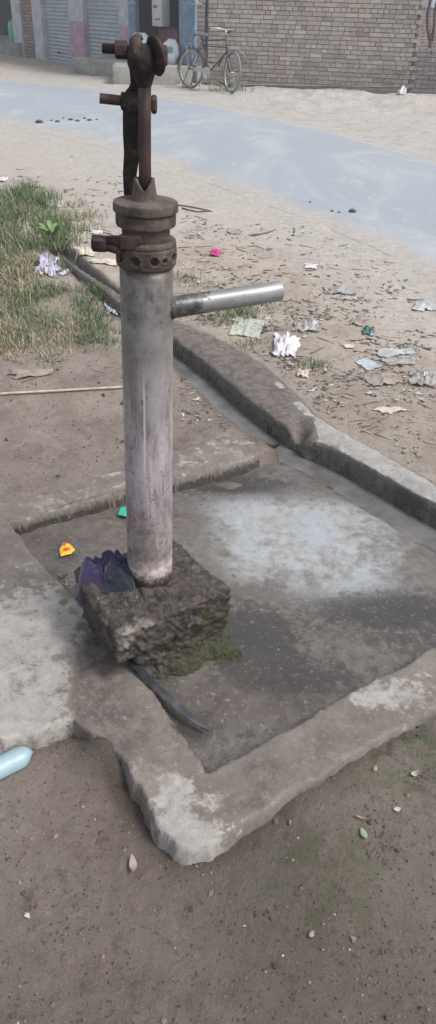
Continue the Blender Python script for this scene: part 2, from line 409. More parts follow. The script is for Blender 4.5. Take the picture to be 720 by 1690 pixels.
M['saddle'] = simple('saddle_vinyl', (.12, .10, .12), .6)
M['bluepipe'] = simple('light_blue_pvc', (.27, .385, .43), .4, 0, .15, 14, .15, .002)
M['strap'] = simple('strap_rubber', (.034, .035, .04), .30, 0, .45, 28, .4, .0015)
M['stick'] = simple('cane_stick', (.42, .36, .29), .8, 0, .3, 40)
M['twig'] = simple('dry_twig', (.16, .125, .10), .9, 0, .4, 60)
M['clod'] = simple('clod', (.10, .085, .072), .95, 0, .4, 40, .8, .01)
M['cloth'] = None
t = NT('cotton_cloth', .88, 0, .2); a = t.noise(420, 3, .6); b = t.noise(9, 5, .6); at = t.attr('masks')
cc = t.mix(t.ramp(b, .3, .7), (.018, .014, .042), (.038, .031, .082)); cc = t.mix(t.ramp(at[0], .3, .7), cc, (.013, .018, .030))
t.col(cc); t.bump(a, .35, .001); t.bump(t.noise(40, 5), .3, .004)
t.b.inputs['Sheen Weight'].default_value = .3; M['cloth'] = t.m
t = NT('grass_blades', .7, 0, .25); t.col(t.attr('col')[3]); M['grass'] = t.m
t.b.inputs['Subsurface Weight'].default_value = 0
t = NT('leaf_green', .55, 0, .35); t.col(t.attr('col')[3]); t.bump(t.noise(120, 3), .2, .001); M['leafc'] = t.m
def papermat(name, c, c2, rough=.6, alpha=None, sc_=9):
    t = NT(name, rough); n1 = t.noise(sc_, 5, .6); n2 = t.noise(sc_*5, 5, .7)
    col = t.mix(t.ramp(n1, .4, .6), c, c2); col = t.mix(t.ramp(n2, .55, .75, 0, .45), col, (.20, .17, .145))
    t.col(col); t.bump(t.noise(sc_*6, 4), .5, .003)
    if alpha: t.b.inputs['Alpha'].default_value = alpha
    return t.m
M['p_white'] = papermat('white_plastic_bag', (.60, .57, .60), (.48, .44, .47), .35)
M['p_clear'] = papermat('clear_plastic', (.42, .41, .39), (.30, .28, .26), .25, .75)
M['p_green'] = papermat('pale_green_card', (.36, .40, .33), (.30, .33, .28), .7)
M['p_tan'] = papermat('tan_paper', (.40, .34, .27), (.30, .25, .20), .8)
M['p_grey'] = papermat('silver_foil', (.40, .42, .42), (.30, .31, .31), .35)
M['p_blue'] = papermat('pale_blue_wrap', (.36, .41, .46), (.29, .33, .37), .4)
M['p_card'] = papermat('brown_card', (.27, .235, .20), (.21, .18, .15), .85)
M['p_magenta'] = papermat('magenta_wrap', (.55, .03, .20), (.40, .03, .15), .4)
M['p_teal'] = papermat('teal_wrap', (.05, .12, .12), (.03, .07, .07), .4)
M['p_purple'] = papermat('lilac_bag', (.33, .31, .42), (.50, .48, .53), .4)
M['p_cream'] = papermat('cream_paper', (.50, .46, .38), (.42, .37, .30), .8)
M['p_yellow'] = papermat('yellow_foil', (.72, .45, .03), (.62, .36, .03), .3, sc_=40)
M['p_red'] = simple('red_print', (.55, .05, .03), .35, 0, .1)
M['p_mint'] = simple('mint_foil', (.03, .36, .24), .35, 0, .15, 30)
M['glaze'] = simple('pale_blue_board', (.42, .50, .58), .6)

# ============================================================ SETTING
Z0 = .055
basin_in = poly([(22, 868), (60, 857), (205, 818), (300, 794), (425, 757), (470, 745), (505, 742), (585, 780), (719, 850), (1000, 1010), (1100, 870), (720, 1062), (400, 1240), (345, 1270), (200, 1064), (105, 966)], .05)
rim_poly = poly([(20, 868), (62, 918), (105, 964), (150, 1012), (200, 1062), (275, 1170), (343, 1270), (400, 1241), (560, 1152), (720, 1064), (1100, 860), (1130, 930), (720, 1172), (560, 1268), (430, 1348), (345, 1398), (290, 1404), (250, 1362), (232, 1325), (205, 1268), (150, 1215), (120, 1193), (60, 1212), (0, 1232), (-420, 1330), (-560, 900), (-160, 838)], .058)
back_poly = poly([(10, 866), (60, 854), (130, 834), (205, 813), (300, 789), (405, 762), (432, 748), (425, 728), (380, 716), (250, 752), (120, 800), (-40, 838)], .058)
kerb_poly = poly([(100, 424), (150, 462), (190, 494), (240, 527), (283, 555), (341, 597), (372, 625), (420, 665), (469, 701), (500, 722), (540, 737), (573, 752), (659, 801), (719, 832), (1000, 985), (1040, 950), (719, 792), (647, 750), (567, 706), (524, 680), (481, 636), (433, 592), (353, 549), (283, 520), (200, 480), (112, 424)], .09)
kerb_mid = poly([(105, 424), (190, 487), (283, 538), (347, 572), (427, 628), (475, 668), (512, 702), (570, 729), (653, 776), (719, 812), (1020, 967)], .09)
chan_line = poly([(80, 412), (118, 442), (150, 474), (190, 512), (240, 556), (290, 598), (335, 640), (385, 690), (430, 728), (480, 755)], .0)
front_poly = poly([(-900, 1160), (-200, 1180), (0, 1190), (120, 1150), (240, 1240), (325, 1325), (400, 1300), (720, 1120), (1500, 700), (2500, 1900), (-1500, 1900)], .03)
road_far = poly([(-900, 85), (-400, 105), (0, 131), (200, 150), (360, 172), (520, 207), (720, 262), (1000, 355), (1500, 560)], .06)
road_near = poly([(-900, 93), (-400, 128), (0, 205), (180, 248), (300, 290), (450, 346), (600, 402), (720, 468), (900, 590), (1300, 940)], .06)
grass_c = [(30, 380, .45, .7), (10, 500, .4, .4), (110, 545, .25, .15), (150, 500, .15, .15), (25, 330, .5, .5)]

def ground_h(X, Y):
    big = fbm(X*1.3, Y*1.3, 4, 1)*.02; fine = fbm(X*9, Y*9, 5, 2)*.014 + fbm(X*30, Y*30, 5, 3)*.0105
    near = sst(9, 4, Y)
    drx = sdf(X, Y, ROAD); calm = sst(1.8, .1, drx)
    h = Z0 + (big+fine*(1-.75*calm))*(.6+.4*near)
    # bank behind the kerb
    dk = pdist(X, Y, kerb_mid)
    right = sst(-.02, .06, -sdf(X, Y, np.vstack([kerb_mid, [[60, -20], [60, 60], [-30, 60], [-8, 12]]])))
    h = h + right*(.022*np.exp(-(dk/.5)**2) + fbm(X*4, Y*4, 4, 8)*.03*sst(.05, .3, dk)*sst(9, 5, Y))
    # front yard is a little lower
    sf = sdf(X, Y, front_poly); f = sst(.03, -.03, sf)
    xr = sst(-.02, .28, X)
    hf = .004 + .040*xr + .012*sst(-.25, -.6, X) + fine*.8 + big*.7 - .012*blob(X, Y, 628, 1400, .02, .03) - .010*blob(X, Y, 690, 1292, .025, .02) + .010*fbm(X*5, Y*5, 3, 17) + .075*blob(X, Y, 180, 1258, .070, .060)
    h = h*(1-f) + hf*f
    # concrete lies over lowered ground
    sb = sdf(X, Y, back_poly); h = h - .012*sst(-.02, -.05, sb)
    sr = sdf(X, Y, rim_poly); h = h - .03*sst(-.012, -.03, sr)
    hb = sdf(X, Y, basin_in); h = np.where(hb < .012, np.minimum(h, -.04), h)
    h = np.where((dk < .125) & (right < .5) & (X > .2), np.minimum(h, -.045), h)
    h = h + .009*np.exp(-(sb/.07)**2)*sst(-.03, .01, sb)
    cd = pdist(X, Y, chan_line); cw = .045 + .02*fbm(X*6, Y*6, 3, 5)
    h = h - (h+.06)*sst(cw+.03, cw-.012, cd)
    sk = sdf(X, Y, kerb_poly); h = h - .03*sst(.0, -.03, sk)
    # below the road, bank of sand beyond
    dr_ = drx; h = h*(1-sst(-.02, -.5, dr_)) + .02*sst(-.02, -.5, dr_)
    far = sst(.3, 1.5, dr_)*sst(9, 11, Y+X*1.1)
    h = h + far*(.11*fbm(X*2.2, Y*2.2, 5, 9) + .02)
    pile = np.exp(-((X-2.0)/2.4)**2-((Y-14.9)/1.0)**2)
    h = h + far*pile*(.07+.22*1.1*fbm(X*1.6, Y*2.4, 5, 14))
    return h
ROAD = np.vstack([road_far, road_near[::-1]])
def on(px, py):                     # pixel -> point on the real ground surface
    p = G(px, py, Z0)
    for _ in range(6): p = G(px, py, gz(p.x, p.y))
    return p

def axis(segs):
    out = [segs[0][0]]
    for a, b, s0, s1 in segs:
        x = a; n = 0
        while x < b - 1e-6:
            tt = (x-a)/(b-a); x += s0*(s1/s0)**tt; out.append(min(x, b))
    return np.unique(np.round(out, 5))
xs = axis([(-400, -60, 60, 20), (-60, -10, 12, .6), (-10, -1.6, .5, .05), (-1.6, -.85, .03, .011), (-.85, 1.15, .0085, .0085), (1.15, 3.2, .012, .05), (3.2, 10, .06, .6), (10, 60, .8, 12), (60, 400, 20, 60)])
ys = axis([(-60, -1, 12, .2), (-1, .45, .1, .02), (.45, 2.9, .0085, .0085), (2.9, 6, .012, .03), (6, 18, .035, .09), (18, 40, .12, 1), (40, 900, 2, 80)])
X, Y = np.meshgrid(xs, ys)
H_ = ground_h(X, Y)
nx, ny = len(xs), len(ys)
_xl, _yl, _hl = xs.tolist(), ys.tolist(), H_
import bisect
def gz(x, y):                       # height of the built ground mesh
    i = min(max(bisect.bisect_right(_xl, x)-1, 0), nx-2); j = min(max(bisect.bisect_right(_yl, y)-1, 0), ny-2)
    a = (x-_xl[i])/(_xl[i+1]-_xl[i]); b = (y-_yl[j])/(_yl[j+1]-_yl[j])
    return float((_hl[j, i]*(1-a)+_hl[j, i+1]*a)*(1-b)+(_hl[j+1, i]*(1-a)+_hl[j+1, i+1]*a)*b)
idx = np.arange(nx*ny).reshape(ny, nx)
F = np.stack([idx[:-1, :-1], idx[:-1, 1:], idx[1:, 1:], idx[1:, :-1]], -1).reshape(-1, 4)
me = mesh_np(np.stack([X, Y, H_], -1).reshape(-1, 3), F, 'ground')
dr_ = sdf(X, Y, ROAD); dkb = pdist(X, Y, kerb_mid)
DG = dict(road=dr_, kerb=sdf(X, Y, kerb_poly), basin=sdf(X, Y, basin_in), chan=pdist(X, Y, chan_line), rim=sdf(X, Y, rim_poly), back=sdf(X, Y, back_poly))
def D(k, x, y):
    i = min(max(bisect.bisect_right(_xl, x)-1, 0), nx-1); j = min(max(bisect.bisect_right(_yl, y)-1, 0), ny-1); return DG[k][j, i]
rightside = sst(-.02, .06, -sdf(X, Y, np.vstack([kerb_mid, [[60, -20], [60, 60], [-30, 60], [-8, 12]]])))
dust = .12 + .10*sst(1.5, 3, Y) + rightside*(.14 + .65*sst(1.8, .25, dr_)) + (1-rightside)*.75*sst(2.5, .4, dr_)*sst(4, 6, Y)
dust = np.clip(dust + .8*sst(1.5+2.6*sst(.6, -1.4, X), 0, dr_) + .08*rightside, 0, 1)
beyond = sst(0, 1, Y+X*1.12-11.9)
dust = np.clip(dust + beyond*.6, 0, 1)
sand = np.clip(beyond*.8*np.exp(-((X-1.6)/3.2)**2) + .62*sst(1.5+2.4*sst(.6, -1.4, X), .1, dr_)*sst(2.6, 3.8, Y), 0, 1)
damp = np.clip(.9*sst(.16, .03, pdist(X, Y, chan_line)) + .55*sst(.07, 0, sdf(X, Y, rim_poly))*sst(1.6, 1.3, Y) + .35*blob(X, Y, 200, 1300, .12, .1) + .30*blob(X, Y, 560, 1560, .25, .2), 0, 1)
moss = np.clip(.85*blob(X, Y, 640, 1235, .16, .09) + .65*blob(X, Y, 500, 1440, .18, .12) + .6*blob(X, Y, 700, 1330, .15, .15) + .3*blob(X, Y, 560, 1540, .2, .12), 0, 1)
for gx, gy, a_, b_ in grass_c: moss = np.clip(moss + .35*blob(X, Y, gx, gy, a_, b_), 0, 1)
setcol(me, 'masks', np.stack([dust, damp, moss, 1-sand], -1).reshape(-1, 4))
link('ground', me, M['dirt'], kind='structure')

# road sheet
nu, nvv = 260, 60
def resample(P, n):
    s = np.r_[0, np.cumsum(np.hypot(*np.diff(P, axis=0).T))]; q = np.linspace(0, s[-1], n)
    return np.stack([np.interp(q, s, P[:, 0]), np.interp(q, s, P[:, 1])], -1)
def smooth(P, it=30):
    for _ in range(it): P[1:-1] = .25*P[:-2]+.5*P[1:-1]+.25*P[2:]
    return P
fa = smooth(resample(road_far, nu)); nb_ = smooth(resample(road_near, nu))
u = np.linspace(0, 1, nvv)[None, :, None]; P = fa[:, None]*(1-u)+nb_[:, None]*u
vv = np.broadcast_to(u[..., 0], (nu, nvv)); e = np.minimum(vv, 1-vv)
zr = .052 + .022*sst(0, .12, e) + .012*sst(.1, .5, e) + fbm(P[..., 0]*1.5, P[..., 1]*1.5, 3, 6)*.004
zr = np.where(e < .01, .0, zr)
idx = np.arange(nu*nvv).reshape(nu, nvv); F = np.stack([idx[:-1, :-1], idx[1:, :-1], idx[1:, 1:], idx[:-1, 1:]], -1).reshape(-1, 4)
me = mesh_np(np.concatenate([P, zr[..., None]], -1).reshape(-1, 3), F[:, ::-1], 'road')
dustr = np.clip(sst(.12, .0, vv)*.9 + sst(.80, 1.05, vv)*1.0 + .11, 0, 1)
setcol(me, 'masks', np.stack([dustr, dustr*0, dustr*0, dustr*0+1], -1).reshape(-1, 4))
link('road', me, M['road'], kind='structure')

def relief(name, P, res, hfun, mfun, mat, margin=.0, parent=None, zbot=-.03, wob=.01, edge=.012, lim=None, **k):
    x0, y0 = P.min(0)-.06; x1, y1 = P.max(0)+.06
    if lim: x0 = max(x0, lim[0]); x1 = min(x1, lim[1]); y0 = max(y0, lim[2]); y1 = min(y1, lim[3])
    X, Y = np.meshgrid(np.arange(x0, x1, res), np.arange(y0, y1, res))
    d = sdf(X, Y, P) - margin + fbm(X*16, Y*16, 4, 4)*wob*2 + fbm(X*48, Y*48, 4, 4)*wob*1.3
    top = hfun(X, Y, d); s = sst(edge*.45, -edge*.55, d)
    Z = zbot*(1-s) + top*s - .004*np.exp(-np.clip(-d, 0, 1)/.008)*s
    keep = d < edge*.6 + res*1.5
    ok = keep[:-1, :-1] & keep[1:, :-1] & keep[:-1, 1:] & keep[1:, 1:]
    idx = np.arange(X.size).reshape(X.shape)
    F = np.stack([idx[:-1, :-1], idx[:-1, 1:], idx[1:, 1:], idx[1:, :-1]], -1)[ok]
    used = np.unique(F); mp = np.full(X.size, -1); mp[used] = np.arange(len(used))
    V_ = np.stack([X, Y, Z], -1).reshape(-1, 3)[used]
    me = mesh_np(V_, mp[F], name)
    m = np.stack(mfun(X, Y, d), -1).reshape(-1, 4)[used]; setcol(me, 'masks', np.clip(m, 0, 1))
    return link(name, me, mat, parent, **k)

plat = empty('concrete_platform', (-.2, 1.6, 0), label='worn mud-stained concrete washing platform with low rims around the hand pump', cat='platform')
def sub(o):                       # keep world placement while parented
    o.parent = plat; o.matrix_parent_inverse = Matrix.Translation(plat.location).inverted(); return o
def h_rim(X, Y, d):
    return .058 + fbm(X*5, Y*5, 4, 21)*.010 + fbm(X*30, Y*30, 4, 22)*.004 + .006*sst(.9, 1.1, Y)
def m_rim(X, Y, d):
    B = lambda *a: blob(X, Y, *a, .058)
    pale = .25 + .45*B(40, 1050, .22, .22) + .4*B(30, 1180, .2, .1) + .6*B(305, 1390, .07, .05) + .4*B(640, 1150, .14, .07) + .25*B(350, 1335, .08, .05) + .3*B(220, 1245, .03, .05)+.3*B(290,1300,.05,.06)
    mud = .20 + .75*B(180, 1085, .085, .10) + .7*B(200, 1210, .09, .10) + .55*B(150, 1150, .06, .08) + .25*B(60, 1020, .06, .03) + .5*B(440, 1275, .09, .06) + .45*B(400, 1330, .07, .03) + .35*B(120, 980, .06, .05)
    wet = .50*B(45, 1015, .06, .025) + .55*B(150, 1060, .05, .05) + .3*B(190, 1110, .05, .05) + .15*sst(-.02, .0, d) + .7*sst(-.012, .0, d)*sst(1.3, 1.7, Y)
    return pale, wet, .25*sst(-.01, 0, d)*sst(1.6, 1.9, Y), 1-np.clip(mud, 0, 1)
sub(relief('rim', rim_poly, .0065, h_rim, m_rim, M['concrete'], lim=(-1.6, 1.5, .7, 2.6)))
def h_back(X, Y, d): return .060 + fbm(X*6, Y*6, 4, 31)*.010 + fbm(X*30, Y*30, 4, 32)*.003
def m_back(X, Y, d):
    pale = .40 + .2*fbm(X*4, Y*4, 3, 33); mud = .28 + .5*sst(-.10, -.14, d) + .5*fbm(X*3, Y*3, 3, 35)
    side = sst(-.008, .002, d)
    return pale*(1-side), .95*side, .55*side*sst(-.2, -.45, X)+.15*side, 1-np.clip(mud + .6*side, 0, 1)
sub(relief('back_rim', back_poly, .0065, h_back, m_back, M['concrete'], lim=(-1.6, .6, 1.6, 3.2)))
def h_floor(X, Y, d):
    k = pdist(X, Y, kerb_mid); mud = np.exp(-((X+.45)/.28)**2-((Y-1.78)/.22)**2)
    return .006 + fbm(X*3, Y*3, 3, 41)*.010 + fbm(X*28, Y*28, 4, 42)*.003 - .011*sst(.24, .10, k) - .006*blob(X, Y, 385, 800, .14, .05) + .010*mud*(1+3*fbm(X*14, Y*14, 4, 43)) + .020*blob(X, Y, 345, 1110, .10, .06)+.034*blob(X, Y, 262, 1160, .07, .09)
def m_floor(X, Y, d):
    B = lambda *a: blob(X, Y, *a, 0)
    pale = .10 + .64*B(520, 900, .30, .22) + .45*B(400, 850, .17, .12) + .35*B(560, 850, .25, .09) + .3*B(580, 980, .17, .11) + .25*B(410, 930, .10, .12) + .2*B(400, 1110, .05, .04)  # pale cement residue plus soft sky reflections painted into the colour
    k = pdist(X, Y, kerb_mid)
    wet = .44 + .8*sst(.20, .09, k) - .35*B(520, 900, .30, .22) + .55*B(385, 800, .16, .05) + .45*B(410, 1060, .11, .10) + .3*B(240, 1000, .2, .12) + .25*B(480, 1120, .15, .06) + .3*B(300, 1200, .06, .06) + .35*B(640, 1010, .2, .08)
    mud = .30 + .55*B(110, 910, .25, .16) - .2*B(520, 900, .30, .22) + .6*B(250, 860, .2, .08) + .45*B(440, 1150, .2, .12) + .5*B(270, 1180, .14, .10) + .35*B(300, 960, .15, .12) + .5*sst(-.05, .0, d) + .25*B(640, 1060, .2, .1)
    moss = .5*sst(-.025, 0, d)*sst(-.3, -.5, X) + .42*B(400, 1075, .05, .06) + .25*B(300, 1130, .06, .04)
    return pale, wet, moss, 1-np.clip(mud, 0, 1)
sub(relief('basin_floor', basin_in, .0065, h_floor, m_floor, M['basin'], margin=.03, zbot=-.035, wob=.002, lim=(-1., 1.5, .9, 2.9)))
# kerb beside the drain
def h_kerb(X, Y, d):
    s2 = sst(.26, .36, X)
    return .086 + .006*s2 + fbm(X*5, Y*5, 4, 51)*.012*(1-.5*s2) + fbm(X*24, Y*24, 4, 52)*.007 - .018*np.exp(-np.clip(-d, 0, 1)/.03) - .05*blob(X, Y, 497, 712, .03, .05, .08)
def m_kerb(X, Y, d):
    s2 = sst(.30, .37, X + .3*fbm(X*10, Y*10, 3, 55)); side = sst(-.026, -.012, d)
    inner = sst(.0, .03, sdf(X, Y, np.vstack([kerb_mid, [[60, -20], [60, 60], [-30, 60], [-8, 12]]])))
    pale = s2*(.62 + .3*blob(X, Y, 620, 765, .1, .1, .08))*(1-side) + .05
    mud = (1-s2)*.85 + s2*.12
    wet = side*inner*.48 + s2*.25*blob(X, Y, 700, 810, .08, .05, .08)
    return pale, wet, side*inner*.45*(1-.6*s2), 1-np.clip(mud*(1-side*.7), 0, 1)
relief('drain_kerb', kerb_poly, .0065, h_kerb, m_kerb, M['kerbc'], wob=.006, zbot=-.07, edge=.028, lim=(-1.5, 1.6, 1.6, 5.5),
       label='long low concrete kerb, earth covered to the left and bare pale cement to the right, along the open drain', cat='kerb')
# water in the drain and over the low part of the floor
wp = poly([(60, 400), (130, 430), (190, 480), (283, 560), (372, 640), (470, 715), (530, 725), (719, 840), (1000, 1000), (980, 1040), (700, 900), (520, 830), (330, 850), (300, 800), (420, 740), (380, 705), (320, 660), (270, 600), (200, 540), (140, 490), (60, 440)], 0)
me = bpy.data.meshes.new('water'); me.from_pydata([(x, y, -.0005) for x, y in wp], [], [tuple(range(len(wp)))[::-1]])
link('water', me, M['water'], kind='structure', smooth=False)
if me.polygons[0].normal.z < 0: me.flip_normals()

# ============================================================ HAND PUMP
base_p = V(248, 950, 1.5285); base_p.z = .235
pump = empty('hand_pump', (base_p.x, base_p.y, .235), (0, .0138, 0), label='rusty iron hand pump with tall grey lilac barrel set in a concrete block', cat='hand pump')
PM = Matrix.Translation(pump.location) @ Matrix.Rotation(.0138, 4, 'Y'); PI_ = PM.inverted()
S = .001224
def px(x): return (x-240)*S
m = MB(); prof = [(.0575, -.03), (.0572, .06)] + [(.0545+.0025*(1-i/20)+random.uniform(-.0002, .0002), .06+i*.0375) for i in range(21)]
m.lathe(prof, 72); barrel = m.build('barrel', M['barrel'], pump, smooth=True)
# collar with bolt holes
n, mrows = 300, 44; ang = np.arange(n)*2*PI/n; zz = np.linspace(.811, .864, mrows); A_, Z_ = np.meshgrid(ang, zz); Rr = np.full(A_.shape, .0605)
e_ = np.minimum(Z_-.811, .864-Z_); Rr -= .004*np.exp(-e_/.0025)
Rr += fbm(A_*6, Z_*140, 4, 61)*.0018; Rr -= .0016*np.exp(-((Z_-.852)/.0018)**2)
frontang = -PI/2
for a0, hr in ((-15, .0095), (21, .0090), (43, .0052), (70, .0092), (105, .009), (140, .009), (180, .009), (220, .009), (-52, .009)):
    aa = frontang + math.radians(a0); dd = np.hypot((np.angle(np.exp(1j*(A_-aa))))*.0605, Z_-.832)
    Rr -= .011*sst(hr, hr-.0022, dd); Rr += .0014*np.exp(-((dd-hr-.002)/.0016)**2)
vs = np.stack([Rr*np.cos(A_), Rr*np.sin(A_), Z_], -1).reshape(-1, 3); idx = np.arange(n*mrows).reshape(mrows, n); i2 = np.roll(idx, -1, 1)
F = np.stack([idx[:-1], i2[:-1], i2[1:], idx[1:]], -1).reshape(-1, 4)
# close top and bottom with inner rings
vt = np.stack([.045*np.cos(ang), .045*np.sin(ang), ang*0+.862], -1); vb = np.stack([.045*np.cos(ang), .045*np.sin(ang), ang*0+.813], -1)
k0 = len(vs); vs = np.vstack([vs, vt, vb]); ti = k0+np.arange(n); bi = ti+n
F = np.vstack([F, np.stack([idx[-1], i2[-1], np.roll(ti, -1), ti], -1), np.stack([bi, np.roll(bi, -1), i2[0], idx[0]], -1)])
link('collar', mesh_np(vs, F, 'collar'), M['cap'], pump)
# threaded neck
m = MB(); pr = []
for i in range(34):
    z_ = .860+i*.0011; pr.append((.0468+(.0009 if i % 3 == 0 else -.0004)+random.uniform(-.0003, .0003), z_))
m.lathe(pr, 64); m.build('threaded_neck', M['cap'], pump, smooth=True)
m = MB(); m.lathe([(.045, .889), (.0575, .890), (.0590, .893), (.0592, .910), (.0575, .913), (.0600, .9145), (.0632, .9175), (.0636, .929), (.0622, .9335), (.058, .9352), (.02, .9375), (.001, .938)], 72, jit=.0003)
m.build('cap', M['cap'], pump, smooth=True, auto=24)
# split cone on the cap: wall with a V notch facing front
n = 72; rows = 16; vs = []; fs = []
for side in (1, 0):
    for j in range(rows):
        tt = j/(rows-1)
        for k in range(n):
            q = 2*PI*k/n; dq = abs(((q+PI/2-.10+PI) % (2*PI))-PI); dq2 = abs(((q-PI/2+PI) % (2*PI))-PI)
            hmax = .040 - .020*max(0, 1-dq/.95)**.8 - .001*max(0, 1-dq2/.6) + .0008*math.sin(q*5)
            h_ = hmax*tt; r_ = (.0262 - .0075*(h_/.047)**.8)
            if side == 0: r_ -= .0055
            vs.append((r_*math.cos(q)-.002, r_*math.sin(q), .936+h_))
for s_ in (0, 1):
    o_ = s_*rows*n
    for j in range(rows-1):
        for k in range(n):
            k2 = (k+1) % n; f_ = (o_+j*n+k, o_+j*n+k2, o_+(j+1)*n+k2, o_+(j+1)*n+k); fs.append(f_ if s_ == 0 else f_[::-1])
for k in range(n):
    k2 = (k+1) % n; a0 = (rows-1)*n; fs.append((a0+k, a0+k2, rows*n+a0+k2, rows*n+a0+k))
m = MB(); m.add(vs, fs); m.build('split_cone', M['cap'], pump, smooth=True)
# piston rod
m = MB(); m.tube([(0, 0, .93), (-.0005, 0, 1.0), (0, 0, 1.07), (.001, 0, 1.16)], [.0122, .0118, .0118, .0122], 28)
m.build('piston_rod', M['rod'], pump, smooth=True)
# rod head: eye block where the lever was bolted
def lump(mb, c, r, seg=28, rings=16, nz=.12, f=60, seedk=0, mat3=None):
    vs = []; fs = []
    for j in range(rings+1):
        th = PI*j/rings
        for k in range(seg):
            q = 2*PI*k/seg; vs.append((math.sin(th)*math.cos(q), math.sin(th)*math.sin(q), math.cos(th)))
    v = np.array(vs); sup = np.abs(v)**.75*np.sign(v); sup = sup/np.maximum(1e-6, np.linalg.norm(sup, axis=1))[:, None]*(1+.12*(np.abs(sup).max(1))[:, None])
    nn = fbm3(sup*.03+seedk*.37, f, 4, seedk); v = sup*(1+nn*nz*3)[:, None]*np.array(r)
    if mat3 is not None: v = v @ np.array(mat3).T
    v = v+np.array(c)
    for j in range(rings):
        for k in range(seg):
            k2 = (k+1) % seg; fs.append((j*seg+k, (j+1)*seg+k, (j+1)*seg+k2, j*seg+k2))
    mb.add(v.tolist(), fs); return mb
m = MB()
m.lathe([(.0125, 1.130), (.0145, 1.137), (.0175, 1.145), (.0190, 1.152), (.0215, 1.160), (.0225, 1.17), (.022, 1.18), (.018, 1.192), (.012, 1.198)], 30, jit=.0008)
m.lathe([(.006, -.0095), (.022, -.0095), (.0262, -.006), (.0272, .0), (.0262, .006), (.022, .0095), (.006, .0095)], 34, c=(px(227), -.001, 1.183), M=Matrix.Rotation(.12, 3, 'Y') @ Matrix.Rotation(.25, 3, 'Z') @ RX, jit=.0009)
m.lathe([(.019, -.014), (.0215, -.010), (.0225, .0), (.0215, .010), (.019, .013)], 34, c=(px(243), -.004, 1.176), M=RX, jit=.0009)
lump(m, (px(240), -.003, 1.163), (.0185, .019, .022), nz=.10, seedk=4)
lump(m, (px(225), -.012, 1.176), (.0085, .014, .016), nz=.12, seedk=7)
lump(m, (px(232), .001, 1.206), (.0075, .011, .0070), nz=.12, seedk=2)
m.build('rod_head', M['iron'], pump, smooth=True, auto=45)
m = MB(); T2 = Matrix.Rotation(-.22, 3, 'Y') @ Matrix.Rotation(.55, 3, 'Z') @ RX
m.lathe([(.001, -.0045), (.028, -.0045), (.0315, -.0025), (.0325, .0), (.031, .0028), (.022, .005), (.001, .0055)], 36, c=(px(258), -.010, 1.181), M=T2, cap=False, jit=.0007)
m.build('washer_plate', M['iron'], pump, smooth=True)
def hexnut(mb, x0, x1, z, y, r, n=6, M3=None):
    mb.lathe([(r*.86, x0), (r, x0+.002), (r, x1-.002), (r*.86, x1)], n, c=(0, y, z), M=M3 or RX)
    return mb
m = MB(); m.tube([(px(181), -.004, 1.188), (px(215), -.002, 1.186), (px(272), .0, 1.184)], .0072, 16)
for i in range(12): m.lathe([(.0068, -.0008), (.0092, 0), (.0068, .0008)], 16, c=(px(182+i*1.5), -.004, 1.188), M=RX, cap=False)
hb = m.build('head_bolt', M['iron'], pump, smooth=True, auto=40)
m = MB(); hexnut(m, px(199), px(217), 1.187, -.003, .0145); m.build('nut', M['iron'], pump, smooth=True, auto=30)
m = MB(); hexnut(m, px(262), px(274), 1.181, .0, .0165); m.build('nut', M['iron'], pump, smooth=True, auto=30)
# fulcrum link: bar standing behind the rod, on the cap
def bar(mb, pts, wds, th):
    vs = []; 
    for (x, y, z), w_, t_ in zip(pts, wds, th):
        for sx, sy in ((-1, -1), (-.6, -1.25), (.6, -1.25), (1, -1), (1, 1), (.6, 1.2), (-.6, 1.2), (-1, 1)): vs.append((x+sx*w_/2+random.uniform(-.0004, .0004), y+sy*t_/2, z))
    fs = [];
    for i in range(len(pts)-1):
        for k in range(8): fs.append((i*8+k, i*8+(k+1) % 8, (i+1)*8+(k+1) % 8, (i+1)*8+k))
    fs += [tuple(range(8))[::-1], tuple((len(pts)-1)*8+k for k in range(8))]
    mb.add(vs, fs)
m = MB()
bar(m, [(px(211), .045, .934), (px(212.5), .038, .975), (px(217.5), .031, 1.015), (px(218.5), .027, 1.05), (px(219.5), .024, 1.075), (px(221), .022, 1.10), (px(223), .020, 1.118), (px(225), .014, 1.135), (px(224.5), .008, 1.155), (px(224), .004, 1.17)],
    [.023, .026, .030, .034, .034, .034, .027, .013, .014, .02], [.012, .012, .013, .014, .015, .016, .015, .014, .014, .016])
m.build('fulcrum_link', M['iron'], pump, smooth=True, auto=40)
m = MB(); m.lathe([(.001, -.016), (.019, -.016), (.0225, -.012), (.0225, .010), (.017, .014), (.001, .014)], 32, c=(px(224), .020, 1.103), M=RX, cap=False, jit=.0006)
m.build('boss', M['iron'], pump, smooth=True, auto=50)
m = MB(); m.tube([(px(173), .006, 1.1085), (px(206), .012, 1.1055), (px(255), .020, 1.1005)], .0088, 20)
m.build('pivot_bolt', M['rod'], pump, smooth=True, auto=40)
m = MB(); hexnut(m, px(204), px(215), 1.1045, .0125, .0155); m.build('nut', M['iron'], pump, smooth=True, auto=30)
m = MB(); hexnut(m, px(249), px(257), 1.101, .020, .0160); m.build('nut', M['iron'], pump, smooth=True, auto=30)
# clamp bolt on the collar
m = MB(); m.bevbox((px(203), -.050, .871), (.085, .010, .017), .002, Matrix.Rotation(-.10, 3, 'Z')@Matrix.Rotation(-.09, 3, 'Y'))
m.bevbox((px(220), -.056, .868), (.040, .008, .024), .002, Matrix.Rotation(.12, 3, 'Z'))
m.build('clamp_bar', M['iron'], pump, smooth=True, auto=30)
m = MB(); hexnut(m, px(158), px(181), .861, -.044, .0165, 6, RX); m.build('clamp_bolt_head', M['iron'], pump, smooth=True, auto=30)
m = MB(); m.tube([(px(175), -.046, .858), (px(205), -.05, .850)], .0085, 14); m.build('clamp_bolt', M['iron'], pump, smooth=True)
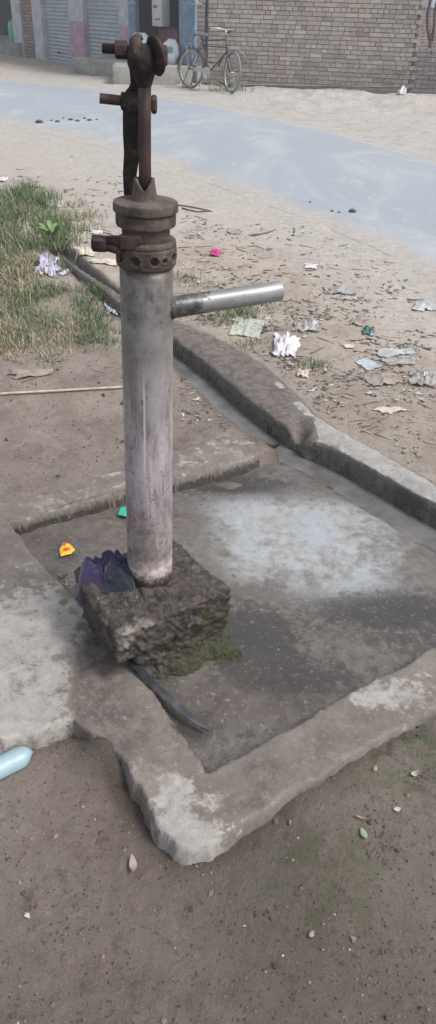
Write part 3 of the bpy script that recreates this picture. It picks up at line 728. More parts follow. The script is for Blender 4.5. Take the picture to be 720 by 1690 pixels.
# spout
s0 = Vector((.046, .0, .722)); dE = ray(462, 480); s1 = PI_ @ (dE*1.665 + Vector((0, 0, CAM_H)))
ax = s1-s0; Ln = ax.length; q_ = ax.to_track_quat('Z', 'Y')
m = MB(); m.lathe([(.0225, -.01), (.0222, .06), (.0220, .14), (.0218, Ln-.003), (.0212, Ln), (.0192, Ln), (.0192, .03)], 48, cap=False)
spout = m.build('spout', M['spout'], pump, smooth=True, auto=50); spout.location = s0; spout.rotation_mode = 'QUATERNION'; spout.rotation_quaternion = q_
m = MB(); m.lathe([(.0245, .0), (.0240, .004), (.0230, .008), (.0222, .012)], 40, cap=False, jit=.0006)
wj = m.build('weld', M['cap'], pump, smooth=True); wj.location = s0; wj.rotation_mode = 'QUATERNION'; wj.rotation_quaternion = q_

# ============================================================ CONCRETE BLOCK
top_q = [Vector(p) for p in (G(190, 1046, .24), G(382, 968, .24), G(286, 888, .24), G(117, 935, .24))]
bot_q = [Vector((-.215, 1.322, 0)), Vector((.085, 1.462, 0)), Vector((-.09, 1.73, 0)), Vector((-.372, 1.57, 0))]
mid_q = [Vector((-.190, 1.352, .12)), Vector((.030, 1.500, .12)), Vector((-.09, 1.71, .12)), Vector((-.362, 1.56, .12))]
cen = sum((Vector((p.x, p.y, 0)) for p in top_q), Vector())/4
def quadring(q, n):
    pts = []
    for i in range(4):
        a, b = q[i], q[(i+1) % 4]
        for k in range(n//4): pts.append(a.lerp(b, k/(n//4)))
    arr = np.array([(p.x, p.y) for p in pts])
    for _ in range(9): arr = .25*np.roll(arr, 1, 0)+.5*arr+.25*np.roll(arr, -1, 0)
    return arr
N = 400; zt = quadring(top_q, N); zm = quadring(mid_q, N); zb = quadring(bot_q, N)
rings = []; cc_ = np.array([cen.x, cen.y])
zl = np.concatenate([np.linspace(-.03, .228, 80)])
for z_ in zl:
    if z_ < .12: k = sst(.005, .08, z_); r2 = zb*(1-k)+zm*k
    else: k = sst(.125, .142, z_); r2 = zm*(1-k)+zt*k
    rings.append(np.c_[r2, np.full(N, z_)])
for k in np.linspace(.0, 1, 46)[1:]:
    zz_ = .228 + .014*sst(0, .07, k); r2 = zt*(1-k)+cc_*k; rings.append(np.c_[r2, np.full(N, zz_)])
Vb = np.vstack(rings); nr = len(rings)
dirv = Vb[:, :2]-cc_; dl = np.linalg.norm(dirv, axis=1)+1e-6; dn = np.c_[dirv/dl[:, None], np.zeros(len(Vb))]
sidem = (np.repeat(np.arange(nr), N) < 80)
n1 = fbm3(Vb, 14, 4, 71); n2 = fbm3(Vb, 55, 4, 72); n3 = fbm3(Vb, 140, 3, 73)
amp = n1*.016 + n2*.017 + n3*.008
fall = np.clip(dl/.05, 0, 1)
Vb = Vb + dn*(np.where(sidem, amp, amp*.3)*fall)[:, None]
Vb[:, 2] += np.where(sidem, n2*.012+(n1*.02), n1*.016+n2*.012+n3*.006)*fall
idx = np.arange(nr*N).reshape(nr, N); i2 = np.roll(idx, -1, 1)
F = np.stack([idx[:-1], i2[:-1], i2[1:], idx[1:]], -1).reshape(-1, 4)
me = mesh_np(Vb, F, 'concrete_block')
xx_, yy_, zz_ = Vb.T
palem = .62*np.exp(-((xx_+.205)/.045)**2-((yy_-1.315)/.03)**2)*sst(.15, .19, zz_) + .50*np.exp(-((xx_+.16)/.05)**2-((yy_-1.355)/.025)**2)*sst(.2, .23, zz_)
mossm = sst(-.24, .0, xx_)*sst(.235, .19, zz_)*.56 + .25*sst(.1, .0, zz_)*sst(-.25, -.1, xx_)
setcol(me, 'masks', np.stack([palem, palem*0, mossm, palem*0+1], -1))
link('concrete_block', me, M['block'], label='rough wet mossy concrete block holding the foot of the hand pump', cat='concrete block')

# ============================================================ CLOTH
c0 = G(180, 938, .26)
n = 110; U, Vv = np.meshgrid(np.linspace(-1, 1, n), np.linspace(-1, 1, n))
ca, sa = math.cos(-.5), math.sin(-.5)
xr_ = U*.078; yr_ = Vv*.066
rr = np.sqrt(U**2+Vv**2)
fold = np.abs(fbm(U*2.3+3, Vv*2.3, 3, 81))*2.0; fold2 = 1-np.abs(fbm(U*4.2, Vv*4.2+5, 3, 82))*4
bodyh = .055*np.clip(1-rr**2.4*.8, 0, 1)
Zc = .240 + bodyh*(.60+fold*.75) + .010*sst(.2, 1, 1-np.abs(fbm(U*1.7+2, Vv*1.7+5, 2, 88))*7) + .018*np.exp(-((U-.1)/.25)**2-((Vv-.5)/.3)**2)
drop = sst(.62, 1.15, rr + .25*fbm(U*2, Vv*2, 2, 83)); Zc -= drop*.055*sst(.2, -.6, U+Vv*.4)
Xc = c0.x + xr_*ca - yr_*sa + fbm(U*1.6, Vv*1.6, 2, 84)*.06; Yc = c0.y + xr_*sa + yr_*ca + fbm(U*1.6+9, Vv*1.6, 2, 85)*.06
Zc -= .025*sst(.85, 1.1, rr)
ridge = 1-np.abs(fbm(U*2.6+1.5*Vv+11, Vv*1.7+3, 2, 91))*6; Zc += .011*np.clip(ridge, -1, 1)*sst(1.0, .7, rr) + .004*fbm(U*9, Vv*9, 3, 92)
idx = np.arange(n*n).reshape(n, n); F = np.stack([idx[:-1, :-1], idx[:-1, 1:], idx[1:, 1:], idx[1:, :-1]], -1)
okr = (rr + .28*fbm(U*2.5, Vv*2.5, 3, 86)) < 1.02; ok = okr[:-1, :-1] & okr[1:, :-1] & okr[:-1, 1:] & okr[1:, 1:]
F = F[ok]; used = np.unique(F); mp = np.full(n*n, -1); mp[used] = np.arange(len(used))
me = mesh_np(np.stack([Xc, Yc, Zc], -1).reshape(-1, 3)[used], mp[F], 'cloth')
dkm = sst(.2, .5, U - Vv*.2 + .3*fbm(U*3, Vv*3, 3, 87)).reshape(-1)[used]
setcol(me, 'masks', np.stack([dkm, dkm*0, dkm*0, dkm*0+1], -1))
co = link('rag', me, M['cloth'], label='crumpled dark purple cloth rag bunched on the block beside the pump', cat='rag')
md = co.modifiers.new('thick', 'SOLIDIFY'); md.thickness = .0015

# ============================================================ STRAP, PIPE, STICK
pts = [G(198, 1066, .092), G(212, 1085, .082), G(232, 1108, .074), G(255, 1133, .066), G(285, 1160, .052), G(312, 1183, .036), G(345, 1207, .020)]
vs = []; K = 60
for i in range(K+1):
    s_ = i/K*(len(pts)-1); a = min(int(s_), len(pts)-2); p = pts[a].lerp(pts[a+1], s_-a)
    dv = (pts[a+1]-pts[a]); nrm = Vector((dv.y, -dv.x, 0)).normalized()
    wv = .0105*(.55+.45*min(1, i/6)) * (1 - .75*max(0, (i-50)/10)) + .0006*math.sin(i*.9)
    tw = .0016*math.sin(i*.35)
    for sgn, zo in ((-1, tw), (-.4, .001), (.4, .001), (1, -tw)): vs.append((*((p + nrm*wv*sgn)[:2]), p.z+zo+.004))
vs = vs + [(x, y, z-.002) for x, y, z in vs]; nn_ = 4*(K+1); fs = []
for i in range(K):
    for k in range(3):
        a = i*4+k; fs.append((a, a+1, a+5, a+4)); fs.append((nn_+a, nn_+a+4, nn_+a+5, nn_+a+1))
    fs.append((i*4, i*4+4, nn_+i*4+4, nn_+i*4)); fs.append((i*4+3, nn_+i*4+3, nn_+i*4+7, i*4+7))
m = MB(); m.add(vs, fs); m.build('rubber_strip', M['strap'], smooth=True, auto=50, label='flat dark rubber strip lying from the block foot across the basin floor', cat='rubber strip')
# half round pvc offcut
a0 = G(-90, 1305, .035); a1 = G(40, 1243, .035); axd = (a1-a0); Lp = axd.length; axd.normalize(); sdv = Vector((axd.y, -axd.x, 0))
vs = []; na = 18
for i in range(25):
    tt = i/24
    tip = max(0, (tt-.86)/.14); wk = math.sqrt(max(.02, 1-tip**2))
    for k in range(na+1):
        q = -PI*.56+PI*1.12*k/na; r_ = .027
        vs.append(a0 + axd*(Lp*1.06*tt + .012*math.cos(q)*min(1, tt)) + sdv*r_*math.sin(q)*wk + Vector((0, 0, r_*(math.cos(q))*wk - .012 - .004*tip)))
fs = [(i*(na+1)+k, i*(na+1)+k+1, (i+1)*(na+1)+k+1, (i+1)*(na+1)+k) for i in range(24) for k in range(na)]
m = MB(); m.add(vs, fs); po = m.build('pipe_offcut', M['bluepipe'], smooth=True, label='light blue half-round plastic pipe piece with rounded end on the bare ground', cat='pipe')
md = po.modifiers.new('t', 'SOLIDIFY'); md.thickness = .003
a = on(-60, 656); b = on(208, 641); pl = [a.lerp(b, k/14)+Vector((0, 0, .008)) for k in range(15)]
m = MB(); m.tube(pl, [.006-.0015*k/14 for k in range(15)], 8, sx=1.3); m.build('stick', M['stick'], smooth=True, label='long straight pale stick lying on the earth behind the platform', cat='stick')

# ============================================================ LITTER
def sheet(name, label, quad, mat, cat='litter', crump=.012, n=16, seed=0, lift=.004, group=None, fold=0, mound=0, fr=1.0):
    cs = [on(*p) for p in quad]; vs = np.zeros((n*n, 3)); u = np.linspace(0, 1, n)
    Uu, Vw = np.meshgrid(u, u)
    P = [np.array(c) for c in cs]
    Pq = (P[0][None, None]*(1-Uu[..., None])*(1-Vw[..., None]) + P[1][None, None]*Uu[..., None]*(1-Vw[..., None]) + P[2][None, None]*Uu[..., None]*Vw[..., None] + P[3][None, None]*(1-Uu[..., None])*Vw[..., None])
    size = np.linalg.norm(P[0]-P[2]); f = 3.2*fr
    nz = fbm(Uu*f+seed*3.7, Vw*f+seed, 4, seed); nzx = fbm(Uu*4+seed, Vw*4+9, 3, seed+1); nzy = fbm(Uu*4+5, Vw*4+seed, 3, seed+2)
    x = Pq[..., 0]+nzx*size*(.12 if mound > .01 else .2)*min(1, crump*60); y = Pq[..., 1]+nzy*size*(.12 if mound > .01 else .2)*min(1, crump*60)
    g_ = ground_h(x, y)
    rid = np.abs(nz)*2*crump*1.7
    z = g_ + lift + rid + fold*np.exp(-((Uu-.5)/.06)**2) + mound*np.clip(1-((Uu-.5)**2+(Vw-.5)**2)*4, 0, 1)*(.6+1.6*np.abs(nz)*2)
    idx = np.arange(n*n).reshape(n, n); F = np.stack([idx[:-1, :-1], idx[:-1, 1:], idx[1:, 1:], idx[1:, :-1]], -1).reshape(-1, 4)
    bd_ = np.minimum(np.minimum(Uu, 1-Uu), np.minimum(Vw, 1-Vw)); kp = (bd_ + fbm(Uu*5+seed*1.3, Vw*5+seed, 4, seed+7)*(.30 if crump > .004 else .06)*(.6 if mound > .01 else 1)) > (.035 if crump > .004 else -.01)
    kc = kp[:-1, :-1] & kp[1:, :-1] & kp[:-1, 1:] & kp[1:, 1:]; F = F[kc.reshape(-1)]; us = np.unique(F); mp = np.full(n*n, -1); mp[us] = np.arange(len(us))
    me = mesh_np(np.stack([x, y, z], -1).reshape(-1, 3)[us], mp[F], name)
    o = link(name, me, mat, label=label, cat=cat, group=group); md = o.modifiers.new('t', 'SOLIDIFY'); md.thickness = .0008; return o
def bx4(x0, y0, x1, y1, sk=0): return [(x0+sk, y0), (x1, y0+(y1-y0)*.15), (x1-sk, y1), (x0, y1-(y1-y0)*.15)]
LIT = [
 ('card_sheet', 'pale green folded card lying flat on the grass just below the spout end', [(390, 524), (437, 531), (427, 561), (377, 554)], 'p_green', .002, .006, 0),
 ('plastic_bag', 'crumpled whitish plastic bag on the verge right of the pale green card', bx4(446, 553, 497, 596, 6), 'p_white', .02, 0, .02),
 ('plastic_wrap', 'grey crinkled clear wrap behind the crumpled whitish bag', bx4(480, 530, 534, 551, 6), 'p_clear', .018, 0, .012),
 ('plastic_wrap', 'clear flattened wrap on the dusty verge, nearest to the road, right of the spout', bx4(538, 472, 598, 489, 8), 'p_clear', .012, 0, 0),
 ('plastic_wrap', 'pale wrap at the right picture edge beside the road', bx4(680, 497, 728, 516, 5), 'p_grey', .01, 0, 0),
 ('wrapper', 'dark teal wrapper scrap among twigs on the right verge', bx4(597, 540, 619, 557, 3), 'p_teal', .012, 0, .01),
 ('foil_sheet', 'long silver foil sheet, upper one of an overlapping pair on the right verge', [(612, 577), (680, 573), (692, 584), (630, 592)], 'p_grey', .006, .004, 0),
 ('foil_sheet', 'wide pale plastic sheet, lower one of an overlapping pair on the right verge', [(625, 592), (688, 586), (690, 602), (640, 608)], 'p_clear', .006, 0, 0),
 ('wrapper', 'pale blue square wrapper left of the silver foil pair', [(586, 598), (604, 593), (632, 606), (606, 613)], 'p_blue', .003, .003, 0),
 ('card_scrap', 'grey brown bent card below the pale blue square wrapper', [(592, 619), (660, 618), (666, 634), (606, 639)], 'p_card', .012, .008, .004),
 ('plastic_wrap', 'big crinkled clear wrap at right edge below the silver foil pair', bx4(671, 611, 730, 642, 8), 'p_clear', .02, 0, .01),
 ('paper_strip', 'pale torn strip below the grey brown bent card', [(608, 676), (648, 671), (682, 679), (640, 686)], 'p_cream', .006, 0, 0),
 ('wrapper', 'small magenta wrapper on the verge above the spout', bx4(345, 413, 367, 426, 4), 'p_magenta', .014, 0, .012),
 ('paper_scrap', 'tan paper scrap in the grass right under the spout', bx4(330, 507, 358, 523, 3), 'p_tan', .01, 0, .006),
 ('paper_scrap', 'tiny pale scrap between the grey wrap and the pale blue square wrapper', bx4(566, 569, 586, 577, 2), 'p_cream', .008, 0, 0),
 ('paper_scrap', 'small pale scrap on the verge beside the road edge above the clear flattened wrap', bx4(500, 436, 526, 446, 3), 'p_white', .006, 0, 0),
 ('card_scrap', 'white card on the dust above the left grass', bx4(75, 331, 107, 343, 4), 'p_white', .004, 0, 0),
 ('paper_ball', 'crumpled cream paper lying left of the pump collar at the drain head', bx4(118, 411, 163, 426, 4), 'p_cream', .02, 0, .012),
 ('paper_strip', 'long cream paper strip just below the crumpled cream paper', [(140, 428), (198, 431), (196, 441), (150, 438)], 'p_cream', .01, 0, 0),
 ('plastic_bag', 'lilac and white bag heap at the drain head beside the grass', bx4(58, 424, 97, 462, 4), 'p_purple', .03, 0, .025),
 ('wrapper', 'white scrap with a red edge right of the lilac bag heap', [(92, 452), (112, 449), (128, 453), (108, 461)], 'p_white', .006, 0, 0),
 ('plastic_bag', 'pale grey bag caught low in the left grass near the leafy weed', bx4(34, 372, 60, 402, 4), 'p_grey', .02, 0, .03),
 ('plastic_bag', 'pale grey bag caught higher in the left grass', bx4(22, 352, 54, 366, 4), 'p_grey', .02, 0, .02),
 ('paper_scrap', 'white scrap at the left picture edge above the grass', bx4(-12, 292, 14, 302, 3), 'p_white', .01, 0, 0),
 ('card_scrap', 'ribbed brown grey card on the earth above the long pale stick', [(12, 611), (88, 609), (93, 617), (16, 630)], 'p_card', .006, 0, .004),
 ('wrapper', 'small pale wrapper fallen in the drain left of the pump', bx4(176, 508, 200, 524, 4), 'p_blue', .014, 0, .008),
 ('paper_scrap', 'white scrap on the dust behind the clamp bolt', bx4(148, 381, 172, 388, 2), 'p_white', .006, 0, 0),
 ('plastic_wrap', 'thin clear wrap between twigs on the verge right of the magenta wrapper', bx4(372, 376, 400, 388, 3), 'p_clear', .01, 0, 0),
 ('paper_scrap', 'cream scrap lying at the outer edge of the kerb below the spout', bx4(488, 612, 512, 626, 3), 'p_cream', .012, 0, .006),
 ('card_scrap', 'brown card flap beside the dark teal wrapper', bx4(575, 528, 605, 540, 4), 'p_card', .01, 0, .004),
 ('plastic_wrap', 'clear wrap left of the long silver foil on the right verge', bx4(560, 490, 590, 498, 3), 'p_clear', .01, 0, 0),
 ('foil_sheet', 'white plastic piece lying on the sand before the brick wall', bx4(655, 152, 672, 159, 2), 'p_white', .05, 0, .05),
 ('wrapper', 'mint green scrap at the foot of the low brick wall', bx4(712, 149, 728, 156, 1), 'p_mint', .04, 0, .04),
]
for i, (nm, lb, qd, mt, cr, fo, mo) in enumerate(LIT):
    sheet(nm, lb, qd, M[mt], 'litter', cr, 30, i+1, .004, None, fo, mo, 1.6 if cr > .012 else 1)
o = bpy.data.objects[next(k for k in bpy.data.objects.keys() if bpy.data.objects[k].get('label', '').startswith('white scrap with a red'))]
def floorz(x, y): return float(h_floor(np.array([x]), np.array([y]), None)[0])
def flat_piece(name, label, pxs, mat, zc=.006, th=.0015, cat='wrapper', par=None, bend=.006):
    P = [G(a, b, .01) for a, b in pxs]; c = sum(P, Vector())/len(P); c.z = 0; m = MB(); vs = []; n = len(P)
    for zz2 in (0, -th):
        for i, p in enumerate(P): vs.append((p.x, p.y, floorz(p.x, p.y)+zc+zz2+bend*((i % 2)*.8)))
        vs.append((c.x, c.y, floorz(c.x, c.y)+zc+zz2+bend*.7))
    fs = [(i, (i+1) % n, n) for i in range(n)] + [(n+1+(i+1) % n, n+1+i, 2*n+1) for i in range(n)] + [(i, n+1+i, n+1+(i+1) % n, (i+1) % n) for i in range(n)]
    m.add(vs, fs); return m.build(name, mat, par, label=label, cat=cat)
yw = empty('snack_wrapper', tuple(G(111, 913, .01)), label='yellow snack wrapper with red print lying on the mud inside the basin', cat='wrapper')
def psub(o, root):
    o.parent = root; o.matrix_parent_inverse = Matrix.Translation(root.location).inverted(); return o
for k in ('label', 'category'): pass
def part(o, root):
    for k in ('category',): 
        if k in o: del o[k]
    return psub(o, root)
a = flat_piece('foil', None, [(99, 912), (106, 901), (116, 903), (125, 914), (118, 919), (101, 925)], M['p_yellow'], .008, cat=None); part(a, yw)
b = flat_piece('print_patch', None, [(104, 906), (107, 902.5), (111, 903.5), (109, 906.5)], M['p_red'], .0125, cat=None, bend=.003); part(b, yw)
b = flat_piece('print_letters', None, [(106, 916), (107, 912.5), (109, 914.5), (111, 912), (113, 914), (115, 912), (116, 914), (112, 916), (109, 917)], M['p_red'], .0135, cat=None, bend=.001); part(b, yw)
flat_piece('mint_wrapper', 'mint green wrapper poking out behind the left side of the pump barrel', [(195, 853), (200, 843), (208, 839), (214, 842), (216, 856), (206, 858)], M['p_mint'], .012, bend=.008)

# leaves
def leaf(name, label, px_, py_, ln, wd, ang, colr, curl=.3, basez=None, cat='leaf', group=None):
    p = on(px_, py_) if basez is None else G(px_, py_, basez); z0 = (gz(p.x, p.y) if basez is None else basez)+.004
    m = MB(); K = 10; vs = []
    for i in range(K+1):
        tt = i/K; w_ = wd*math.sin(PI*min(.98, max(.02, tt)))**.8
        for s_ in (-1, 0, 1):
            x = (tt-.5)*ln; y = s_*w_/2; zz2 = z0 + curl*ln*(tt-.5)**2*1.4 + abs(s_)*curl*wd*.5
            vs.append((p.x+x*math.cos(ang)-y*math.sin(ang), p.y+x*math.sin(ang)+y*math.cos(ang), zz2))
    fs = [(i*3+k, i*3+k+1, i*3+k+4, i*3+k+3) for i in range(K) for k in (0, 1)]
    m.add(vs, fs, colr); o = m.build(name, M['leafc'], smooth=True, color=True, label=label, cat=cat, group=group)
    md = o.modifiers.new('t', 'SOLIDIFY'); md.thickness = .0007; return o
leaf('fallen_leaf', 'pale green oval leaf on the mossy ground in the right foreground', 600, 1378, .026, .014, 1.9, (.20, .25, .17), .2)
leaf('fallen_leaf', 'curled tan dead leaf on the bare ground below the platform corner', 220, 1432, .036, .016, 1.75, (.30, .24, .21), .8)
leaf('fallen_leaf', 'small tan leaf on the mossy ground below the front rim', 619, 1272, .016, .009, 1.2, (.30, .24, .18), .6)
leaf('fallen_leaf', 'pale curled leaf at the right edge of the mossy ground', 683, 1281, .020, .012, .5, (.38, .35, .30), .8)
leaf('fallen_leaf', 'tan sliver of leaf just above the pale green oval leaf', 596, 1352, .026, .006, -.3, (.26, .18, .13), .5)
leaf('fallen_leaf', 'green leaf beside the middle of the rubber strip', 262, 1152, .024, .014, 2.2, (.13, .18, .09), .5, .02)
leaf('fallen_leaf', 'curled brown leaf on the mud left of the block', 104, 956, .030, .012, .3, (.10, .06, .04), 1.0, .02)
leaf('fallen_leaf', 'upright tan leaf on the mud near the left corner of the block', 110, 968, .022, .009, 1.6, (.22, .17, .14), .9, .02)
leaf('fallen_leaf', 'black wet leaf lying in the drain mouth', 452, 741, .06, .022, .2, (.02, .018, .018), .8, .0)
leaf('fallen_leaf', 'light tan scrap of leaf in the bottom right foreground', 655, 1338, .017, .011, .2, (.42, .38, .32), .3)
leaf('fallen_leaf', 'small brown leaf near the lower middle of the foreground', 514, 1545, .014, .009, .9, (.32, .24, .18), .5)

# twigs and straws scattered on the verge
tw_regions = [(300, 340, 345, 470, 26), (330, 720, 400, 530, 60), (420, 720, 540, 740, 85), (10, 190, 300, 420, 22), (20, 200, 560, 640, 14), (10, 200, 180, 330, 5)]
TW = []
for (x0, x1, y0, y1, cnt) in tw_regions:
    for _ in range(cnt): TW.append((random.uniform(x0, x1), random.uniform(y0, y1)))
spec = [(290, 338, 350, 348), (300, 345, 335, 352), (40, 308, 78, 312), (420, 390, 455, 382), (330, 350, 352, 350)]
def twigmesh(x, y, ln, an, r):
    pl = []; bend = random.uniform(-.3, .3)
    for k in range(5):
        tt = k/4-.5; xx = x+math.cos(an)*ln*tt - math.sin(an)*bend*ln*(tt*tt); yy = y+math.sin(an)*ln*tt+math.cos(an)*bend*ln*(tt*tt)
        pl.append((xx, yy, gz(xx, yy)+r*1.0+random.uniform(0, .003)))
    m = MB(); m.tube(pl, [r*1.1, r, r, r*.8, r*.5], 5); return m
for (qx, qy) in TW:
    p = on(qx, qy); sdk = D('kerb', p.x, p.y)
    if sdk < .05 or D('chan', p.x, p.y) < .08 or qy < 300 and D('road', p.x, p.y) < .1: continue
    if D('road', p.x, p.y) < .05: continue
    ln = random.uniform(.03, .11)*(1+max(0, p.y-3)*.12); pale = random.random() < .45
    m = twigmesh(p.x, p.y, ln, random.uniform(-.9, .9), random.uniform(.0012, .0028)*(1+max(0, p.y-3)*.12))
    if pale: m.build('straw', M['stick'], smooth=True, label='short pale straw scattered on the dusty verge', cat='straw', group='pale straws on the verge')
    else: m.build('twig', M['twig'], smooth=True, label='short dark twig scattered on the dusty verge', cat='twig', group='dark twigs on the verge')
for i, (xa, ya, xb, yb) in enumerate(spec):
    a = on(xa, ya); b = on(xb, yb); c = (a+b)/2
    twigmesh(c.x, c.y, (b-a).length, math.atan2(b.y-a.y, b.x-a.x), .006).build('branch', M['twig'], smooth=True, cat='branch',
        label=['forked dry branch on the dust right behind the pump cap', 'thin dry branch crossing the forked one behind the pump', 'long thin dry branch on the dust above the left grass', 'dry branch near the road edge above the spout', 'stub of branch at the end of the forked one'][i])
# clods on the road
def clodm(r):
    m = MB(); lump(m, (0, 0, r*.25), (r, r*.8, r*.45), 12, 7, .2, 50, random.randint(0, 9)); return m.me('clod')
for i, (qx, qy, r, lb) in enumerate([(65, 202, .05, 'dark dung clod on the road, leftmost of the scattered row'), (117, 198, .035, None), (128, 200, .03, None), (140, 196, .03, None), (148, 199, .035, None), (160, 198, .025, None), (95, 201, .03, None), (105, 195, .02, None),
     (582, 349, .032, 'brown dung clod on the near right part of the road'), (548, 348, .014, None), (560, 350, .012, None), (512, 333, .012, None), (85, 199, .02, None)]):
    p = G(qx, qy, .078); o = link('clod', clodm(r), M['clod'], loc=(p.x, p.y, .074), rot=(0, 0, random.random()*6), cat='clod',
        label=lb or ('small dark crumb of dung in the row on the far left of the road' if qx < 300 else 'tiny dark crumb beside the brown clod on the near right road'), group=None if lb else ('dung crumbs on the left road' if qx < 300 else 'crumbs beside the right clod'))
# pebbles and crumbs of earth
m = MB(); vsA = []
for _ in range(4200):
    if random.random() < .5: qx, qy = random.uniform(0, 720), random.uniform(1180, 1690)
    else: qx, qy = random.uniform(0, 720), random.uniform(380, 860)
    p = G(qx, qy, .05)
    if D('basin', p.x, p.y) < .03 or D('chan', p.x, p.y) < .07: continue
    rr_ = random.uniform(.0010, .0034)*(1.6 if qy < 860 else 1)*(2.6 if random.random() < .035 else 1)
    z_ = gz(p.x, p.y)
    if D('rim', p.x, p.y) < 0 or D('back', p.x, p.y) < 0 or D('kerb', p.x, p.y) < .01: continue
    sh = random.random(); col_ = (.11+.12*sh, .09+.10*sh, .075+.085*sh) if random.random() > .02 else (.40, .36, .32)
    if random.random() < .45: col_ = (.06, .048, .04)
    M3 = Matrix.Rotation(random.random()*6, 3, 'Z') @ Matrix.Rotation(random.random()*2, 3, 'X')
    vv_ = [M3 @ Vector((dx*rr_*random.uniform(.6, 1.3), dy*rr_*random.uniform(.6, 1.2), dz*rr_*random.uniform(.4, .9))) + Vector((p.x, p.y, z_+rr_*.3)) for dx, dy, dz in ((1, 0, 0), (-1, 0, 0), (0, 1, 0), (0, -1, 0), (0, 0, 1), (0, 0, -1))]
    m.add(vv_, [(0, 2, 4), (2, 1, 4), (1, 3, 4), (3, 0, 4), (2, 0, 5), (1, 2, 5), (3, 1, 5), (0, 3, 5)], col_)
for qx, qy, cn in ((625, 1385, 16), (618, 1412, 12), (690, 1292, 14), (50, 1482, 6), (163, 1372, 9), (292, 1458, 6), (600, 1350, 6), (120, 1500, 5), (420, 1500, 7), (560, 1480, 7), (640, 1580, 9), (330, 1600, 7), (90, 1230, 8), (455, 1235, 5)):
    for _ in range(cn):
        p = G(qx, qy, .03); x_, y_ = p.x+random.gauss(0, .008), p.y+random.gauss(0, .014); rr_ = random.uniform(.002, .0055); z_ = gz(x_, y_)
        vv_ = [Vector((x_+dx*rr_*random.uniform(.6, 1.3), y_+dy*rr_*random.uniform(.6, 1.2), z_+rr_*.25+dz*rr_*random.uniform(.4, .9))) for dx, dy, dz in ((1, 0, 0), (-1, 0, 0), (0, 1, 0), (0, -1, 0), (0, 0, 1), (0, 0, -1))]
        m.add(vv_, [(0, 2, 4), (2, 1, 4), (1, 3, 4), (3, 0, 4), (2, 0, 5), (1, 2, 5), (3, 1, 5), (0, 3, 5)], (.085, .068, .055))
M['crumb'] = simple('earth_crumbs', (.2, .2, .2), .9, 0, .2, 50, .3, .002, attrcol=True)
m.build('gravel', M['crumb'], smooth=False, color=True, kind='stuff', label='small pebbles and crumbs scattered over the bare earth', cat='gravel')

for _ in range(70):
    qx, qy = (random.uniform(300, 720), random.uniform(360, 700)) if random.random() < .85 else (random.uniform(100, 200), random.uniform(330, 430))
    p = on(qx, qy)
    if D('road', p.x, p.y) < .1 or D('kerb', p.x, p.y) < .04 or D('basin', p.x, p.y) < .05 or D('chan', p.x, p.y) < .1: continue
    k = 1+max(0, p.y-2.5)*.12; c_ = random.choice([(.36, .31, .25), (.42, .39, .34), (.27, .22, .17), (.19, .15, .12), (.46, .44, .40)])
    leaf('dry_leaf', 'small dry curled leaf lying on the dusty verge', qx, qy, random.uniform(.018, .055)*k, random.uniform(.007, .02)*k, random.gauss(0, 1), c_, random.uniform(.1, .5), group='dry leaves on the verge')
# leaf litter and chips on the verge
m = MB()
for _ in range(4200):
    rg = random.random()
    if rg < .55: qx, qy = random.uniform(300, 720), random.gauss(590, 60)
    elif rg < .85: qx, qy = random.uniform(290, 720), random.uniform(350, 560)
    else: qx, qy = random.uniform(0, 200), random.uniform(290, 450)
    if qy > 760 or qy < 290: continue
    p = G(qx, qy, .06); ax_, ay_ = np.array([p.x]), np.array([p.y])
    if D('road', p.x, p.y) < .12 or D('kerb', p.x, p.y) < .02 or D('basin', p.x, p.y) < .03 or D('chan', p.x, p.y) < .09: continue
    if vn(np.array([p.x*5.0+40]), np.array([p.y*5.0+40]))[0] *.6+vn(np.array([p.x*1.7+9]), np.array([p.y*1.7+9]))[0]*.4 < random.uniform(.36, .72): continue
    sc_ = (1+max(0, p.y-2.5)*.22); ln = random.uniform(.004, .017)*sc_; wd = random.uniform(.0015, .006)*sc_; an = random.gauss(0, .9); z_ = gz(p.x, p.y)
    pal = random.choice([(.07, .055, .045), (.13, .105, .085), (.10, .08, .065), (.30, .26, .22), (.44, .41, .36), (.22, .185, .15), (.055, .045, .038)])
    d = Vector((math.cos(an), math.sin(an), random.uniform(-.3, .3)))*ln; e_ = Vector((-math.sin(an), math.cos(an), random.uniform(-.5, .5)))*wd; c = Vector((p.x, p.y, z_+.004)); up_ = Vector((0, 0, .0012))
    m.add([c-d, c+e_, c+d, c-e_, c-d+up_, c+e_+up_, c+d+up_, c-e_+up_], [(0, 3, 2, 1), (4, 5, 6, 7), (0, 1, 5, 4), (1, 2, 6, 5), (2, 3, 7, 6), (3, 0, 4, 7)], pal)
m.build('leaf_litter', M['crumb'], color=True, kind='stuff', label='fine dry chips and leaf crumbs strewn over the dusty verge', cat='leaf litter')

# ============================================================ GRASS
gv = []; gf = []; gc = []
def blade(x, y, z, h, w_, an, lean, c):
    n0 = len(gv); dx, dy = math.cos(an), math.sin(an); px_, py_ = -dy, dx
    pts3 = [(0, 0, 1), (.3*lean, .55, .8), (lean, .92, .45)]
    for lx, hz, ww in pts3:
        for s_ in (-1, 1): gv.append((x+dx*lx*h+px_*s_*w_*ww/2, y+dy*lx*h+py_*s_*w_*ww/2, z+hz*h)); gc.append(c)
    gv.append((x+dx*lean*1.6*h, y+dy*lean*1.6*h, z+h*(1.0-.35*lean))); gc.append(c)
    gf.append((n0, n0+1, n0+3, n0+2)); gf.append((n0+2, n0+3, n0+5, n0+4)); gf.append((n0+4, n0+5, n0+6, n0+6))
greens = [(.085, .135, .052), (.07, .12, .055), (.12, .165, .068), (.055, .095, .048), (.10, .145, .08)]; straws = [(.34, .29, .19), (.27, .22, .15), (.22, .175, .125), (.38, .34, .24)]
